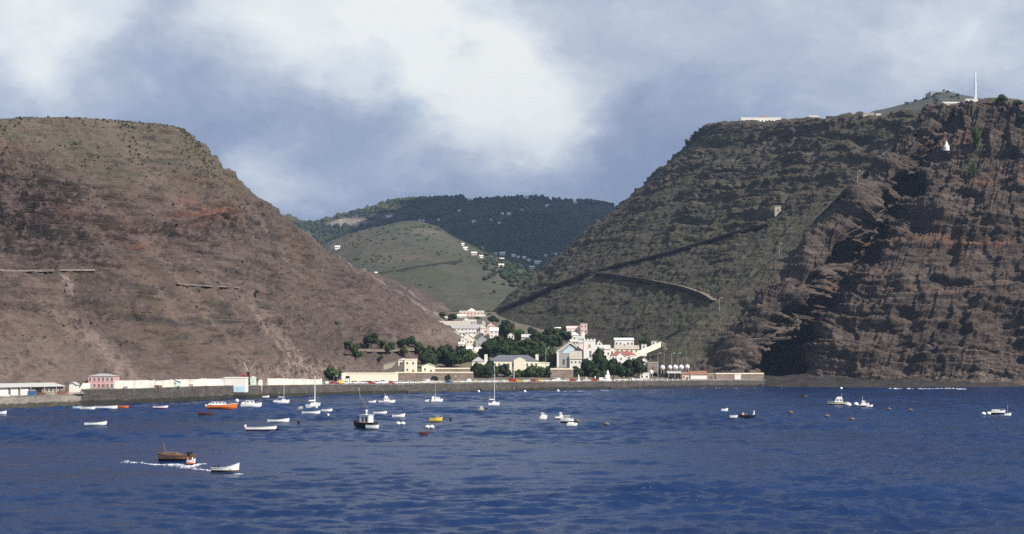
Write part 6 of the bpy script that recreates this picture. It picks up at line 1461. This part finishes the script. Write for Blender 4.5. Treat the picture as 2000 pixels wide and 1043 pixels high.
# wakes and surf: foam lying on the water
def foam(path, n, w_, s, seed, label, hh=0.10):
    """thin flakes of foam riding on the water surface"""
    rg = np.random.default_rng(seed); V = []; Fc = []
    pts = np.array([sea_z(*p) for p in path]); cum = np.concatenate([[0], np.cumsum(np.linalg.norm(np.diff(pts, axis=0), axis=1))])
    for k in range(n):
        t = rg.uniform(0, cum[-1]); x = np.interp(t, cum, pts[:, 0]); y = np.interp(t, cum, pts[:, 1])
        x += rg.normal(0, w_*0.5); y += rg.normal(0, w_)*(0.4+1.2*rg.random()); q = s*rg.lognormal(-0.3, 0.5); o = len(V); m = 7; ph = rg.uniform(0, 6.28); h0 = rg.uniform(0.3, 1)*hh; z0 = sea_level(x, y)+0.02
        for lv, (rr_, zz) in enumerate(((1.0, -0.12), (0.75, h0))):
            for j in range(m):
                a = ph+6.283*j/m; rr2 = q*rr_*rg.uniform(0.45, 1.3); V.append((x+rr2*1.9*math.cos(a), y+rr2*0.9*math.sin(a), z0+zz))
        V.append((x, y, z0+h0*1.15))
        Fc += [(o+j, o+(j+1) % m, o+m+(j+1) % m, o+m+j) for j in range(m)]+[(o+m+j, o+m+(j+1) % m, o+2*m) for j in range(m)]
    me = bpy.data.meshes.new('foam'); me.from_pydata(V, [], Fc); me.materials.append(M['foam']); me.update(); return stuff(link('foam', me), label, 'foam')
foam([(302, 903), (320, 905), (350, 906), (375, 907), (398, 903)], 230, 0.45, 0.17, 11, 'white bow wave and wake between barge and launch')
foam([(240, 899), (270, 900), (302, 903)], 120, 0.4, 0.10, 12, 'thin white wake trailing left of the barge', 0.05)
foam([(350, 909), (375, 912), (400, 915), (414, 917)], 110, 0.45, 0.10, 13, 'broken white wake behind the high bowed white boat', 0.06)
foam([(463, 921), (470, 922)], 14, 0.3, 0.3, 14, 'small white splash at the bow of the high bowed boat')
foam([(1732, 757), (1760, 757), (1800, 758), (1840, 758), (1885, 759)], 160, 1.8, 0.42, 15, 'white surf breaking along the foot of the sea cliff', 0.3)
foam([(1965, 753), (1985, 752), (2005, 750)], 70, 1.4, 0.5, 16, 'white surf on the rocks at the right edge', 0.3)
foam([(1335, 758), (1400, 758), (1490, 757), (1560, 757), (1640, 757)], 34, 1.0, 0.4, 17, 'faint surf line below the right end of the quay', 0.12)
foam([(1100, 763), (1150, 762), (1200, 761)], 16, 0.8, 0.35, 18, 'faint surf line below the sea wall', 0.12)
open_boat(1319, 753.5, 0.1, 0, '', group=None) if False else None

# ------------------------------------------------------------------ cloud bank that shades the wooded mountain, and the air
def cloud_bank(x0, x1, y0, y1, z0, seed, label):
    rg = np.random.default_rng(seed); nx, ny = 60, 60
    u, v = np.meshgrid(np.linspace(0, 1, nx), np.linspace(0, 1, ny)); X = x0+(x1-x0)*u; Y = y0+(y1-y0)*v
    edge = np.clip(np.minimum(np.minimum(u, 1-u), np.minimum(v, 1-v))*5, 0, 1)**0.5
    Pn = np.stack([X/260, Y/260, X*0], -1); top = 60+170*sstep(fbm(Pn, 4, seed=seed)+0.25*edge, -0.3, 0.6)*edge; bot = -18*edge*(1+fbm(Pn*2, 3, seed=seed+3))
    wob = fbm(Pn*1.3, 3, seed=seed+9)*120*(1-edge)
    T_ = np.stack([X+wob, Y+wob*0.7, z0+top*edge], -1); B_ = np.stack([X+wob, Y+wob*0.7, z0+bot], -1)
    a = grid_mesh('cloud', np.concatenate([T_, B_[::-1]], 0)); return stuff(link('cloud', a, M['cloud']), label, 'cloud')
cm, ct, cb = new_mat('cloud_vapour'); cb.inputs['Roughness'].default_value = 1.0; cb.inputs['Specular IOR Level'].default_value = 0.0
cn = ct.noise(ct.add('ShaderNodeNewGeometry').outputs['Position'], 0.004, 5).outputs['Fac']; ct.l.new(ct.ramp(cn, [(0.3, (0.72, 0.75, 0.8)), (0.7, (0.9, 0.9, 0.9))]), cb.inputs['Base Color']); M['cloud'] = cm
cloud_bank(470, 2000, 2300, 4100, 1420, 21, 'grey cloud bank drifting over the valley head')
hz = MB().box(-3400, 3400, -1700, 5600, -20, 720); hm = bpy.data.materials.new('haze_air'); hm.use_nodes = True; ht = NT(hm.node_tree); ht.n.clear()
pv = ht.add('ShaderNodeVolumePrincipled'); pv.inputs['Color'].default_value = (0.50, 0.68, 1.0, 1); pv.inputs['Density'].default_value = 0.00005; pv.inputs['Anisotropy'].default_value = 0.2
ht.l.new(pv.outputs[0], ht.add('ShaderNodeOutputMaterial').inputs['Volume'])
ho = hz.build('haze', hm); stuff(ho, 'thin blue sea haze filling the bay and valley', 'haze')
